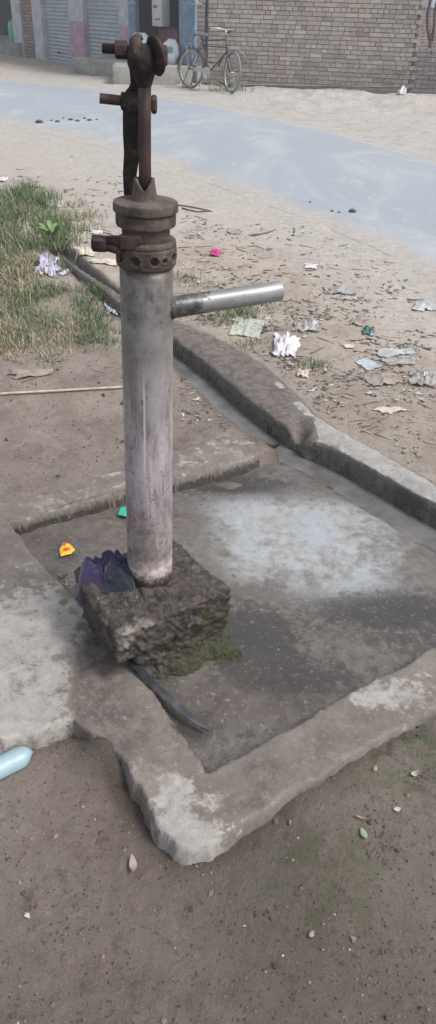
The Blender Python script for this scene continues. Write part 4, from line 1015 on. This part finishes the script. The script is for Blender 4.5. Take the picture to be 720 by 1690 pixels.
patches = [ # px,py, rx,ry(px), count, height, straw share
 (25, 340, 60, 26, 3400, .10, .15), (40, 385, 60, 28, 3800, .08, .25), (85, 392, 30, 22, 1500, .09, .15), (-10, 430, 55, 35, 2600, .07, .45), (25, 440, 40, 22, 1200, .055, .5),
 (15, 480, 60, 32, 2200, .06, .65), (90, 480, 30, 12, 500, .05, .2), (20, 540, 62, 34, 1900, .045, .5), (90, 540, 60, 30, 1300, .035, .85), (160, 545, 30, 30, 900, .035, .15),
 (145, 505, 20, 16, 350, .045, .1), (155, 478, 14, 10, 220, .05, .05), (60, 580, 70, 20, 900, .025, .9), (5, 560, 30, 20, 600, .05, .2), (110, 440, 20, 12, 260, .05, .4),
 (330, 505, 50, 12, 600, .035, .15), (380, 522, 45, 10, 500, .035, .2), (430, 505, 35, 8, 220, .03, .3), (400, 568, 25, 8, 200, .03, .3), (505, 605, 22, 8, 260, .035, .25), (300, 460, 14, 8, 160, .035, .3), (470, 545, 18, 6, 60, .03, .3),
 (335, 470, 15, 6, 80, .03, .4), (130, 350, 25, 18, 260, .05, .8), (120, 370, 20, 20, 260, .05, .7),
 (385, 148, 14, 3, 120, .15, .2), (340, 140, 16, 3, 60, .12, .2), (290, 132, 8, 2, 30, .1, .3)]
for (cx, cy, rx, ry, cnt, hh, sh) in patches:
    sh *= .78
    ncl = max(3, cnt//38); cl = []
    for _ in range(ncl):
        a = random.random()*2*PI; r_ = random.random()**.5; cl.append((cx+rx*r_*math.cos(a), cy+ry*r_*math.sin(a), random.uniform(.55, 1.25), random.random() < sh))
    cp = [(on(a, b), hk, st_) for a, b, hk, st_ in cl]
    for _ in range(cnt):
        p, hk, st_ = random.choice(cp); sg = .035+.012*max(0, p.y-3); x = p.x+random.gauss(0, sg); y = p.y+random.gauss(0, sg)
        if st_ if random.random() < .75 else random.random() < sh: c = random.choice(straws); fl = random.uniform(.5, 1.3)
        else: c = random.choice(greens); fl = random.uniform(.15, .8)
        k = random.uniform(.8, 1.25); c = tuple(q*k for q in c)
        blade(x, y, p.z-.004, hh*hk*random.uniform(.4, 1.2), random.uniform(.0022, .0042)*(1+.15*max(0, p.y-3)), random.random()*2*PI, fl*.8, c)
m = bpy.data.meshes.new('grass'); m.from_pydata(gv, [], [f if f[2] != f[3] else f[:3] for f in gf]); m.update(); setcol(m, 'col', gc)
link('grass', m, M['grass'], smooth=False, kind='stuff', label='patchy green and straw-dry grass on the left and beside the drain', cat='grass')
# leafy weed
def plant(name, label, px_, py_, nl, ln, wd, colr):
    p = on(px_, py_); root = empty(name, tuple(p), label=label, cat='plant')
    st_ = MB(); lf = MB()
    for i in range(nl):
        a = i*2.4+random.random()*.5; tilt = random.uniform(.35, 1.15); l_ = ln*random.uniform(.6, 1.1)
        d = Vector((math.cos(a)*math.sin(tilt), math.sin(a)*math.sin(tilt), math.cos(tilt))); st_.tube([(0, 0, 0), d*l_*.45], .0022, 5)
        sd = Vector((-math.sin(a), math.cos(a), 0)); K = 7; vs = []
        for k in range(K+1):
            tt = k/K; q = d*l_*(.4+.75*tt) + Vector((0, 0, -l_*.28*tt*tt)); w_ = wd*math.sin(PI*min(.97, max(.05, tt)))**.75
            for s_ in (-1, 0, 1): vs.append(q+sd*w_*s_/2+Vector((0, 0, abs(s_)*w_*.18)))
        kk = random.uniform(.7, 1.3)
        lf.add(vs, [(k*3+j, k*3+j+1, k*3+j+4, k*3+j+3) for k in range(K) for j in (0, 1)], tuple(c*kk for c in colr))
    st_.build('stem', M['grass'], root, color=True); lf.build('foliage', M['leafc'], root, smooth=True, color=True)
    for c_ in root.children:
        if c_.name.startswith('stem'): setattr(c_, 'color', (1, 1, 1, 1)); a_ = c_.data.color_attributes['col']; a_.data.foreach_set('color', [.1, .15, .06, 1]*len(c_.data.vertices))
plant('weed', 'bright green leafy weed at the edge of the left grass patch', 88, 398, 34, .16, .034, (.13, .21, .07))
plant('weed', 'small green weed growing at the brick wall foot beside the bicycle', 372, 150, 14, .35, .08, (.09, .14, .07))
plant('weed', 'dark green weed in the corner between the brick walls', 664, 150, 12, .4, .09, (.07, .12, .08))

# ============================================================ BUILDINGS
def brickwall(mb, A, B, z0, z1, th=.115, stagger=True, toothed=None, cols=None, jit=.004, courseh=.0745, bl=.235, rnd=random):
    A = Vector((A[0], A[1], 0)); B = Vector((B[0], B[1], 0)); d = B-A; Ln_ = d.length; d.normalize(); nrm = Vector((d.y, -d.x, 0)); rz = math.atan2(d.y, d.x)
    nc = int((z1-z0)/courseh)
    for i in range(nc):
        z = z0+courseh*(i+.5); x = -(bl*.5 if i % 2 else 0); hdr = (i % 4 == 3)
        end = Ln_ + (toothed*(1 if i % 2 else 0) if toothed else 0)
        while x < end-.02:
            w_ = (bl*.5 if (hdr or rnd.random() < .30) else bl)*rnd.uniform(.86, 1.06); x0 = max(x, 0); x1 = min(x+w_, end)
            if x1-x0 > .03:
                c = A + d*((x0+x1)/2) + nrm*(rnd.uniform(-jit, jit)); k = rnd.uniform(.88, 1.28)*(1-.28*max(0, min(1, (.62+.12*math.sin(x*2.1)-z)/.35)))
                cb = rnd.choice(cols) if rnd.random() < .6 else cols[0]
                mb.box((c.x, c.y, z), (x1-x0-.011, th, courseh-.012), rz, tuple(q*k for q in cb), jit=.0025)
            x += w_
greyb = [(.335, .295, .262), (.375, .335, .30), (.28, .248, .222), (.37, .30, .25), (.235, .21, .195)]
darkb = [(.17, .16, .16), (.20, .185, .182), (.145, .135, .138)]
redb = [(.25, .17, .15), (.30, .21, .18), (.22, .15, .135), (.28, .22, .19)]
W0 = G(322, 140, Z0); W1 = G(671, 157, Z0)
bh = empty('brick_building', tuple(W0), label='bare grey brown brick side wall building with toothed right edge across the road', cat='building')
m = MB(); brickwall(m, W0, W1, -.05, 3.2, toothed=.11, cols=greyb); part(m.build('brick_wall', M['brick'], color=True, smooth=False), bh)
dW = (W1-W0).normalized(); nW = Vector((-dW.y, dW.x, 0))
m = MB(); c = (W0+W1)/2 + nW*.078; m.box((c.x, c.y, 1.5), ((W1-W0).length-.02, .24, 3.3), math.atan2(dW.y, dW.x)); part(m.build('mortar', M['mortar']), bh)
# side return, running back
S1 = W1 + nW*4; m = MB(); brickwall(m, W1+nW*.06, S1, -.05, 3.2, cols=greyb); part(m.build('side_wall', M['brick'], color=True), bh)
# pale cable line low on the wall
m = MB(); a = L(385, 139, W0, W1)-nW*.07; b = L(660, 143, W0, W1)-nW*.07; m.tube([a, a.lerp(b, .5), b], .012, 6); part(m.build('wire', M['plaster']), bh)
# low wall to the right
A_ = L(668, 157, (0, 16.6), (10, 16.6)); lw0 = Vector((W1.x+.05, 16.45, 0)); lw1 = Vector((9.5, 15.7, 0))
ztop = L(700, 79, lw0, lw1).z
lwall = empty('low_brick_wall', tuple(lw0), label='low dark brick boundary wall right of the tall brick wall', cat='wall')
m = MB(); brickwall(m, lw0, lw1, -.05, ztop+.02, cols=darkb, jit=.006); part(m.build('brick_face', M['brick'], color=True), lwall)
m = MB(); dl_ = (lw1-lw0).normalized(); nl = Vector((-dl_.y, dl_.x, 0)); c = (lw0+lw1)/2+nl*.070; m.box((c.x, c.y, ztop/2-.05), ((lw1-lw0).length, .22, ztop), math.atan2(dl_.y, dl_.x)); part(m.build('core', M['mortar']), lwall)
# far pale brick wall behind it
f0 = Vector((3.6, 24, 0)); f1 = Vector((16, 22, 0)); zt_ = L(700, 12, f0, f1).z
fw = empty('far_brick_wall', tuple(f0), label='higher pale tan brick wall seen far behind the low dark wall', cat='wall')
m = MB(); brickwall(m, f0, f1, 0, zt_, cols=[(.34, .29, .25), (.38, .33, .28), (.30, .26, .23)]); part(m.build('brick_face', M['brick'], color=True), fw)
m = MB(); c = (f0+f1)/2+Vector((0, .14, 0)); m.box((c.x, c.y, zt_/2), ((f1-f0).length, .2, zt_), math.atan2(-2, 12.4)); part(m.build('core', M['mortar']), fw)
g0 = Vector((6.0, 34, 0)); fb = empty('far_house', tuple(g0), label='pale blue grey house peeping over the far tan brick wall', cat='house')
m = MB(); m.box((10.2, 36, 2), (5.4, 4, 4)); part(m.build('wall', M['glaze']), fb)
m = MB(); m.box((10.2, 36, 4.1), (5.8, 4.4, .2)); part(m.build('roof', M['plaster']), fb)
m = MB(); m.box((10.0, 33.98, 2.4), (1.2, .08, 1.4)); part(m.build('window', M['darkroom']), fb)

# shop row
A = Vector((-4.72, 22.28, 0)); B = Vector((-.66, 17.0, 0)); dS = (B-A).normalized(); nS = Vector((dS.y, -dS.x, 0)); rzS = math.atan2(dS.y, dS.x)
if nS.y > 0: nS = -nS
def fx(pxx, pyy=60): return (L(pxx, pyy, A, B)-A).dot(dS)     # distance along the facade
def fz(pxx, pyy): return L(pxx, pyy, A, B).z
def P_(s, out=0, z=0): p = A + dS*s + nS*out; return Vector((p.x, p.y, z))
shop = empty('shop_row', tuple(A), label='row of small roadside shops with two grey roller shutters and a blue framed open shop', cat='building')
def seg(name, s0, s1, z0, z1, out, th, mat, **k):
    m = MB(); c = P_((s0+s1)/2, out-th/2, (z0+z1)/2); m.box(c, (s1-s0, th, z1-z0), rzS); o = m.build(name, mat, **k); return part(o, shop)
def shutter(s0, s1):
    K = 150; vs = []; fs = []
    for i in range(K+1):
        z = .03 + 2.6*i/K; o_ = -.06 + .028*abs(math.sin(i*PI/4.6))
        for s_ in (s0, s1): vs.append(P_(s_, o_, z))
    for i in range(K): fs.append((2*i, 2*i+1, 2*i+3, 2*i+2))
    m = MB(); m.add(vs, fs); o = part(m.build('roller_shutter', M['shutter'], smooth=True), shop)
    m = MB(); m.box(P_((s0+s1)/2, .0, .05), (s1-s0, .05, .09), rzS); part(m.build('bottom_rail', M['shutter']), shop); 
    m = MB(); m.box(P_((s0+s1)/2, .02, .30), (.14, .03, .05), rzS); part(m.build('handle', M['cframe']), shop)
s_a, s_b, s_c, s_d, s_e, s_f, s_g = fx(60, 60), fx(75, 60), fx(119, 60), fx(143, 60), fx(201, 60), fx(218, 60), fx(326, 60)
seg('pillar', s_a, s_b, -.1, 3.0, .06, .3, M['whitewash'])
shutter(s_b, s_c)
zp = fz(131, 35)
def pillar(s0, s1):
    seg('pillar_base', s0, s1, -.1, zp, .06, .3, M['pinkpaint']); seg('pillar', s0, s1, zp, 3.0, .06, .3, M['whitewash'])
pillar(s_c, s_d); shutter(s_d, s_e); pillar(s_e, s_f)
seg('lintel', s_a, s_g, 2.62, 3.3, .05, .3, M['plaster'])
m = MB(); c = P_((s_a+s_f)/2, -2.2, 1.6); m.box(c, (s_f-s_a, 4, 3.2), rzS); part(m.build('shop_wall', M['plaster']), shop)
zs = .40
# open shop: floor, back, sides, blue frame, door leaf
seg('shop_floor', s_f, s_g, -.1, zs, .0, 2.6, M['plinth'])
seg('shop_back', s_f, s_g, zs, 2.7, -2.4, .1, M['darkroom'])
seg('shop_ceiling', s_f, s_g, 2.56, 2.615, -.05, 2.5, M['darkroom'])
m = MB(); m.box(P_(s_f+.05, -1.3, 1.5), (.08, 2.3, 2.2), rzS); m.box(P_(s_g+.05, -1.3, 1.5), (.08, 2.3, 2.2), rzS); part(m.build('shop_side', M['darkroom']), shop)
fr1 = fx(229, 40); dr0, dr1 = fx(299, 40), fx(325, 40)
seg('frame_post', s_f+.003, fr1, zs, 2.6, .08, .1, M['bluepaint'])
seg('door_leaf', dr0, dr1, zs, 2.6, .05, .06, M['bluepaint'])
# painted scribbles on blue frame
def scrib(s0, z0, w_, h_, out):
    m = MB()
    for k in range(7):
        x = s0+w_*k/7; m.tube([P_(x, out, z0+h_*random.uniform(.2, .8)), P_(x+w_*.07, out, z0+h_*random.uniform(0, 1)), P_(x+w_*.15, out, z0+h_*random.uniform(.1, .6))], .012, 5)
    for k in range(3): m.lathe([(.001, -.01), (.016, -.01), (.016, .01), (.001, .01)], 8, c=P_(s0+w_*random.random(), out, z0+h_*1.2), cap=False)
    part(m.build('painted_writing', M['whitewash']), shop)
scrib(dr0+.15, fz(312, 9), .6, .12, .055); scrib(s_f+.05, fz(223, 9), .28, .1, .09)
# plinth step before the shop
pl0 = G(186, 140, Z0); pl1 = G(318, 143, Z0); zpl = V(240, 107, 17.0).z
dp = (pl1-pl0).normalized(); np_ = Vector((-dp.y, dp.x, 0)); c = (pl0+pl1)/2+np_*.75
m = MB(); m.bevbox((c.x, c.y, zpl/2-.05), ((pl1-pl0).length, 1.5, zpl+.1), .03, Matrix.Rotation(math.atan2(dp.y, dp.x), 3, 'Z')); part(m.build('step', M['plinth'], auto=30), shop)
c = pl0+np_*1.7+dp*.2; m = MB(); m.bevbox((c.x, c.y, zpl/2-.06), (.9, 2.6, zpl+.08), .03, Matrix.Rotation(math.atan2(dp.y, dp.x)+.75, 3, 'Z')); part(m.build('step', M['plinth'], auto=30), shop)
# left brick part and left opening
lA = A-dS*4.5
m = MB(); s_l0, s_l1 = fx(36, 60), s_a
pA = P_(s_l0, -.10); pB = P_(s_l1, -.10); brickwall(m, pA, pB, -.05, 3.1, cols=redb, jit=.01); part(m.build('brick_panel', M['brick'], color=True), shop)
seg('mortar', s_l0, s_l1, -.1, 3.1, -.18, .2, M['mortar'])
seg('door_post', fx(22, 60), fx(36, 60)+.0, 0, 3.1, -.02, .12, M['whitewash'])
seg('shop_floor', fx(-90, 60), fx(34, 60), -.1, fz(10, 68), .12, 1.5, M['plaster'])
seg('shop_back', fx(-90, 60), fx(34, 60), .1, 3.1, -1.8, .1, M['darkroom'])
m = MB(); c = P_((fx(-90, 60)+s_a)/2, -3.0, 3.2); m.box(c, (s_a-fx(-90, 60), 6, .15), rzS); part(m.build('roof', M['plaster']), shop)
m = MB(); c = P_((s_a+s_g)/2, -2.0, 3.36); m.box(c, (s_g-s_a+.3, 5, .1), rzS); part(m.build('roof', M['plaster']), shop)
def at_f(px_, out, z): s = fx(px_, 60); return P_(s, out, z)
# green container
c = at_f(12, -.25, fz(10, 68)); m = MB(); m.lathe([(.17, 0), (.185, .03), (.18, .38), (.16, .46), (.10, .50), (.06, .505), (.06, .55), (.001, .55)], 24); m.build('drum', M['greenpl'], smooth=True, auto=40, loc=tuple(c), label='green plastic drum in the far left shop opening', cat='drum')
# goods in the open shop
def box_at(name, label, x0, x1, y0, y1, out, dep, mat, cat, extra=None):
    s0, s1 = fx(x0, y0), fx(x1, y0); z1, z0 = fz((x0+x1)/2, y0), fz((x0+x1)/2, y1); c = P_((s0+s1)/2, out, (z0+z1)/2)
    m = MB(); m.bevbox((0, 0, 0), (s1-s0, dep, z1-z0), .012, Matrix.Rotation(rzS, 3, 'Z')); o = m.build(name, mat, auto=30, loc=tuple(c), label=label, cat=cat); return o
zc = zs
s0, s1 = fx(244, 60), fx(276, 60); c = P_((s0+s1)/2, -.45, 0); hz_ = fz(255, 48)
rb = empty('counter', (c.x, c.y, zs), (0, 0, rzS), label='maroon wooden counter inside the blue framed shop', cat='counter')
m = MB(); m.bevbox((0, 0, (hz_-zs)/2), (s1-s0, .4, hz_-zs), .01); m.build('body', M['redbox'], rb, auto=30)
m = MB(); m.bevbox((0, 0, hz_-zs+.015), (s1-s0+.06, .46, .03), .008); m.build('top', M['darkwood'], rb, auto=30)
s0, s1 = fx(243, 35), fx(259, 35); c = P_((s0+s1)/2, -.22, 0); z0_, z1_ = fz(250, 48), fz(250, 22)
pb = empty('display_box', (c.x, c.y, hz_+.034), (0, 0, rzS), label='white display box with faint red print on the maroon counter', cat='box')
m = MB(); m.bevbox((0, 0, .26), (s1-s0, .2, .5), .006); m.build('carton', M['paperw'], pb, auto=30)
m = MB(); m.box((-.05, -.1025, .36), (.16, .005, .05)); m.box((.04, -.1025, .14), (.2, .005, .03)); m.build('print', M['p_red'], pb)
# shelf rack at right back
s0, s1 = fx(276, 60), fx(300, 60); cshelf = P_((s0+s1)/2, -.75, zs)
rk = empty('shelf_rack', tuple(cshelf), (0, 0, rzS), label='dark shelf rack beside the blue door inside the shop', cat='shelf')
wS = s1-s0+.35
for zz2 in (.18, .50, .82, 1.14, 1.46): m = MB(); m.box((0, 0, zz2), (wS, .3, .03)); m.build('shelf', M['darkwood'], rk)
for sx in (-1, 1): m = MB(); m.box((sx*(wS/2+.02), 0, .85), (.035, .32, 1.7)); m.build('side_panel', M['darkwood'], rk)
goods = [('carton', 'brown carton on the middle shelf of the rack', M['brownbox'], (0, 0, .515), (.26, .2, .25), 'box'), ('carton', 'brown carton on the bottom shelf of the rack', M['brownbox'], (-.12, 0, .195), (.24, .2, .22), 'box'), ('carton', 'pale carton on the top shelf of the rack', M['paperw'], (-.1, 0, 1.155), (.2, .18, .2), 'box'), ('carton', 'maroon carton on the top shelf of the rack', M['redbox'], (.16, 0, 1.155), (.2, .18, .24), 'box')]
RZ = Matrix.Rotation(rzS, 3, 'Z')
for nm, lb, mt, lc, dm, ct in goods:
    w_ = RZ @ Vector((lc[0], lc[1], 0)); m = MB(); m.bevbox((0, 0, dm[2]/2), dm, .008); m.build(nm, mt, auto=30, loc=(cshelf.x+w_.x, cshelf.y+w_.y, cshelf.z+lc[2]), rot=(0, 0, rzS), label=lb, cat=ct)
for k in range(3):
    w_ = RZ @ Vector((-.15+.14*k, -.03, 0)); m = MB(); m.lathe([(.035, 0), (.04, .02), (.04, .14), (.016, .19), (.015, .22), (.02, .222), (.02, .24), (.001, .24)], 16)
    m.build('bottle', M['bottle'], smooth=True, auto=40, loc=(cshelf.x+w_.x, cshelf.y+w_.y, cshelf.z+.836), label='pale plastic bottle standing on the shelf above the brown carton', cat='bottle', group='bottles in the shop rack')
# white sacks
def sackm(w_, d_, h_, sd):
    vs = []; n = 28; K = 14
    for j in range(K+1):
        tt = j/K
        for k in range(n):
            q = 2*PI*k/n; cx_ = math.copysign(abs(math.cos(q))**.6, math.cos(q)); sy_ = math.copysign(abs(math.sin(q))**.6, math.sin(q))
            f_ = (1-.25*abs(tt-.4)**1.5*2) * (1 if tt < .85 else 1-(tt-.85)*2.2) * (.75+.25*min(1, tt*6))
            vs.append((w_/2*cx_*f_, d_/2*sy_*f_*(1 if tt < .7 else 1-(tt-.7)*1.6), h_*tt))
    v = np.array(vs); v += (fbm3(v, 9, 4, sd)*.10)[:, None]*np.c_[v[:, :2]*2, np.zeros(len(v))] / max(w_, .1)
    fs = [(j*n+k, j*n+(k+1) % n, (j+1)*n+(k+1) % n, (j+1)*n+k) for j in range(K) for k in range(n)] + [tuple(range(n))[::-1], tuple(K*n+k for k in range(n))]
    m = MB(); m.add(v.tolist(), fs); return m
zst = zpl
p = V(281, 104, 17.35); r1 = empty('sack', (p.x, p.y, zst), (0, .10, -.2), label='white woven sack with teal print standing on the shop step', cat='sack')
sackm(.30, .2, V(281, 64, 17.35).z-zst, 3).build('bag', M['sack'], r1, smooth=True)
m = MB(); m.lathe([(.001, -.004), (.055, -.004), (.06, 0), (.03, .002), (.001, .002)], 20, c=(.0, -.098, .26), M=Matrix.Rotation(PI/2, 3, 'X'), cap=False); m.build('print', M['tealprint'], r1)
p = V(233, 104, 17.7); r2 = sackm(.42, .3, V(233, 54, 17.7).z-zst, 6).build('sack', M['sack'], smooth=True, loc=(p.x, p.y, zst), label='wide white sack behind the pump head on the shop step', cat='sack')

# ============================================================ BICYCLE
RWp = G(314, 148, Z0); FWp = G(368, 155, Z0); bd = (FWp-RWp); WB = 1.06; bdir = bd.normalized()
bz = gz(RWp.x, RWp.y)
bike = empty('bicycle', (RWp.x, RWp.y, bz+.0), (0, 0, 0), label='old dusty black roadster bicycle parked on its stand against the brick wall', cat='bicycle')
lean = Matrix.Rotation(math.radians(-4), 3, 'X'); Mb = Matrix.Rotation(math.atan2(bdir.y, bdir.x), 3, 'Z')
bike.matrix_world = Matrix.Translation((RWp.x, RWp.y, bz)) @ (Mb @ lean).to_4x4()
Rw = .335
def wheel(x, steer=0):
    root = MB(); n = 56; vs = []
    K = 56
    pl = [(Rw*math.cos(2*PI*k/K), 0, Rw*math.sin(2*PI*k/K)) for k in range(K+1)]
    def torus(R_, r_, mb, nn=8):
        vs = []; fs = []
        for k in range(K):
            q = 2*PI*k/K
            for j in range(nn):
                a_ = 2*PI*j/nn; rr_ = R_+r_*math.cos(a_); vs.append((rr_*math.cos(q), r_*math.sin(a_), rr_*math.sin(q)))
        for k in range(K):
            for j in range(nn): fs.append((k*nn+j, ((k+1) % K)*nn+j, ((k+1) % K)*nn+(j+1) % nn, k*nn+(j+1) % nn))
        mb.add(vs, fs)
    ty = MB(); torus(Rw-.018, .018, ty); rim = MB(); torus(Rw-.044, .011, rim, 6)
    sp = MB()
    for k in range(28):
        q = 2*PI*k/28; s_ = .03*(-1)**k; sp.tube([(.02*math.cos(q+.9), s_, .02*math.sin(q+.9)), ((Rw-.045)*math.cos(q), 0, (Rw-.045)*math.sin(q))], .0016, 4)
    hub = MB(); hub.tube([(0, -.05, 0), (0, .05, 0)], .02, 12)
    w_ = link('wheel', rim.me('rim'), M['chrome'], bike); w_.location = (x, 0, Rw); w_.rotation_euler = (0, 0, steer)
    for nm, mb, mt in (('tyre', ty, M['tyre']), ('spokes', sp, M['chrome']), ('hub', hub, M['chrome'])): link(nm, mb.me(nm), mt, w_)
    return w_
wheel(0); wheel(WB, -.35)
BB = (.46, 0, .29); ST = (.27, 0, .80); HT = (.86, 0, .84); HB = (.90, 0, .66)
m = MB()
for a_, b_, r_ in ((BB, (.255, 0, .84), .0145), (ST, HT, .014), (BB, HB, .0145), ((.30, 0, .72), (.885, 0, .72), .012), ((.845, 0, .90), (.905, 0, .62), .017)): m.tube([a_, b_], r_, 10)
for s_ in (-1, 1):
    m.tube([(BB[0], .02*s_, BB[2]), (0, .06*s_, Rw)], .009, 8); m.tube([(.28, .02*s_, .78), (0, .06*s_, Rw)], .008, 8)
m.build('frame', M['cframe'], bike, smooth=True)
m = MB()
for s_ in (-1, 1): m.tube([(.905, .03*s_, .62), (.97, .05*s_, .48), (WB, .055*s_, Rw)], .010, 8)
m.build('fork', M['cframe'], bike, smooth=True)
m = MB(); m.tube([(.845, 0, .9), (.835, 0, .98)], .012, 8)
m.tube([(.62, -.28, .96), (.75, -.27, 1.0), (.83, -.16, 1.0), (.835, 0, .985), (.83, .16, 1.0), (.75, .27, 1.0), (.62, .28, .96)], .011, 8)
hbk = m.build('handlebar', M['chrome'], bike, smooth=True)
for s_ in (-1, 1): m = MB(); m.tube([(.60, .283*s_, .955), (.71, .274*s_, .99)], .017, 8); m.build('grip', M['cframe'], hbk, smooth=True)
m = MB(); vs = []
prf = [(-.13, .11, .0), (-.11, .125, .03), (-.04, .12, .045), (.03, .07, .04), (.10, .04, .035), (.15, .03, .02)]
for x, w_, h_ in prf:
    for k in range(9): a_ = PI*k/8; vs.append((.245+x, w_*math.cos(a_), .865+h_+.02*math.sin(a_)-.03*(abs(math.cos(a_))**3)))
fs = [(i*9+k, i*9+k+1, (i+1)*9+k+1, (i+1)*9+k) for i in range(len(prf)-1) for k in range(8)]
m.add(vs, fs); sdl = m.build('saddle', M['saddle'], bike, smooth=True); sdl.modifiers.new('t', 'SOLIDIFY').thickness = .02
m = MB(); m.tube([(.21, .045, .86), (.20, .05, .80), (.27, 0, .80)], .006, 6); m.tube([(.21, -.045, .86), (.20, -.05, .80), (.27, 0, .80)], .006, 6); m.build('spring', M['chrome'], sdl, smooth=True)
m = MB()
for s_ in (-.06, -.02, .02, .06): m.tube([(.20, s_, .74), (-.22, s_, .74)], .006, 6)
for x in (.18, -.02, -.22): m.tube([(x, -.065, .74), (x, .065, .74)], .006, 6)
for s_ in (-1, 1): m.tube([(-.10, .06*s_, .74), (0, .07*s_, Rw)], .006, 6)
m.build('carrier', M['chrome'], bike, smooth=True)
for cx_, a0, a1 in ((0, -.1, 3.3), (WB, .5, 2.9)):
    vs = []; K = 24
    for k in range(K+1):
        q = a0+(a1-a0)*k/K
        for s_ in (-1, 0, 1): rr_ = Rw+.022-.006*abs(s_); vs.append((cx_+rr_*math.cos(q), .024*s_, Rw+rr_*math.sin(q)))
    m = MB(); m.add(vs, [(k*3+j, k*3+j+1, k*3+j+4, k*3+j+3) for k in range(K) for j in (0, 1)]); o = m.build('mudguard', M['cframe'], bike, smooth=True); o.modifiers.new('t', 'SOLIDIFY').thickness = .003
m = MB(); m.lathe([(.001, -.004), (.10, -.004), (.10, .004), (.001, .004)], 28, c=(.46, -.05, .29), M=Matrix.Rotation(PI/2, 3, 'X'), cap=False)
m.box((.24, -.05, .33), (.44, .012, .06)); m.build('chain_guard', M['chrome'], bike)
m = MB(); m.tube([(.46, -.09, .29), (.50, -.09, .13)], .008, 6); m.tube([(.46, .09, .29), (.42, .09, .45)], .008, 6); m.build('crank', M['chrome'], bike, smooth=True)
m = MB(); m.box((.51, -.13, .12), (.09, .08, .02)); m.build('pedal', M['cframe'], bike)
m = MB(); m.box((.41, .13, .46), (.09, .08, .02)); m.build('pedal', M['cframe'], bike)
m = MB()
for s_ in (-1, 1): m.tube([(0, .07*s_, Rw), (-.10, .12*s_, .01)], .008, 6)
m.tube([(-.10, -.12, .012), (-.10, .12, .012)], .008, 6); m.build('stand', M['cframe'], bike, smooth=True)

# ============================================================ TREE
tY = 15.6; q = lambda x, y: V(x, y, tY)
bt = G(706, 156, Z0); tr = empty('young_tree', (bt.x, bt.y, bt.z-.03), label='slim bare forked young tree trunk before the low brick wall', cat='tree')
O = Vector(tr.location); rel = lambda v, dy=0: Vector((v.x-O.x, (v.y-O.y)+dy, v.z-O.z))
yb = bt.y; q = lambda x, y: V(x, y, yb)
m = MB()
tb = [Vector((0, 0, -.05)), rel(q(707, 125)), rel(q(709, 90)), rel(q(712, 68))]
m.tube(tb, [.055, .048, .043, .045], 10)
l1 = [rel(q(712, 70)), rel(q(706, 48)), rel(q(706, 25)), rel(q(711, 0))]; t1 = l1[-1]; l1 += [t1+Vector((.12, .1, .5)), t1+Vector((.05, .15, 1.3)), t1+Vector((-.2, .2, 2.1))]
m.tube(l1, [.036, .030, .028, .027, .024, .017, .008], 8)
l2 = [rel(q(712, 70)), rel(q(717, 45)), rel(q(718, 20)), rel(q(722, 0))]; t2 = l2[-1]; l2 += [t2+Vector((.25, -.1, .6)), t2+Vector((.5, 0, 1.2)), t2+Vector((.6, .1, 1.9))]
m.tube(l2, [.036, .031, .029, .027, .022, .016, .008], 8)
br = []
for base_ in (l1[4], l1[5], l2[4], l2[5], l2[6], l1[6]):
    for k in range(4):
        a_ = random.random()*6.28; e_ = base_+Vector((math.cos(a_)*.6, math.sin(a_)*.6, random.uniform(.2, .7))); m.tube([base_, base_.lerp(e_, .5)+Vector((0, 0, .06)), e_], [.010, .007, .003], 5); br.append(e_)
m.build('trunk', M['bark'], tr, smooth=True)
cr = MB()
for e_ in br:
    for _ in range(90):
        c = e_+Vector((random.gauss(0, .22), random.gauss(0, .22), random.gauss(0, .18))); a_ = Vector((random.gauss(0, 1), random.gauss(0, 1), random.gauss(0, .6))).normalized(); b_ = a_.cross(Vector((0, 0, 1))).normalized()*.018; a_ = a_*.045
        k = random.uniform(.6, 1.3); cr.add([c-a_, c+b_, c+a_, c-b_], [(0, 1, 2, 3)], (.06*k, .095*k, .035*k))
cr.build('crown', M['leafc'], tr, color=True)

# ============================================================ HAZE (real air, one box round everything near)
m = MB(); m.box((0, 18, 2.8), (56, 56, 7.8)); hz = m.build('haze', None, kind='stuff', label='thin dusty haze in the air over the road', cat='haze')
hm = bpy.data.materials.new('haze'); hm.use_nodes = True; ht = hm.node_tree; ht.nodes.clear()
pv = ht.nodes.new('ShaderNodeVolumePrincipled'); pv.inputs['Density'].default_value = .0045; pv.inputs['Color'].default_value = (.93, .95, 1, 1); pv.inputs['Anisotropy'].default_value = .2
ho = ht.nodes.new('ShaderNodeOutputMaterial'); ht.links.new(pv.outputs[0], ho.inputs['Volume']); hz.data.materials.append(hm)
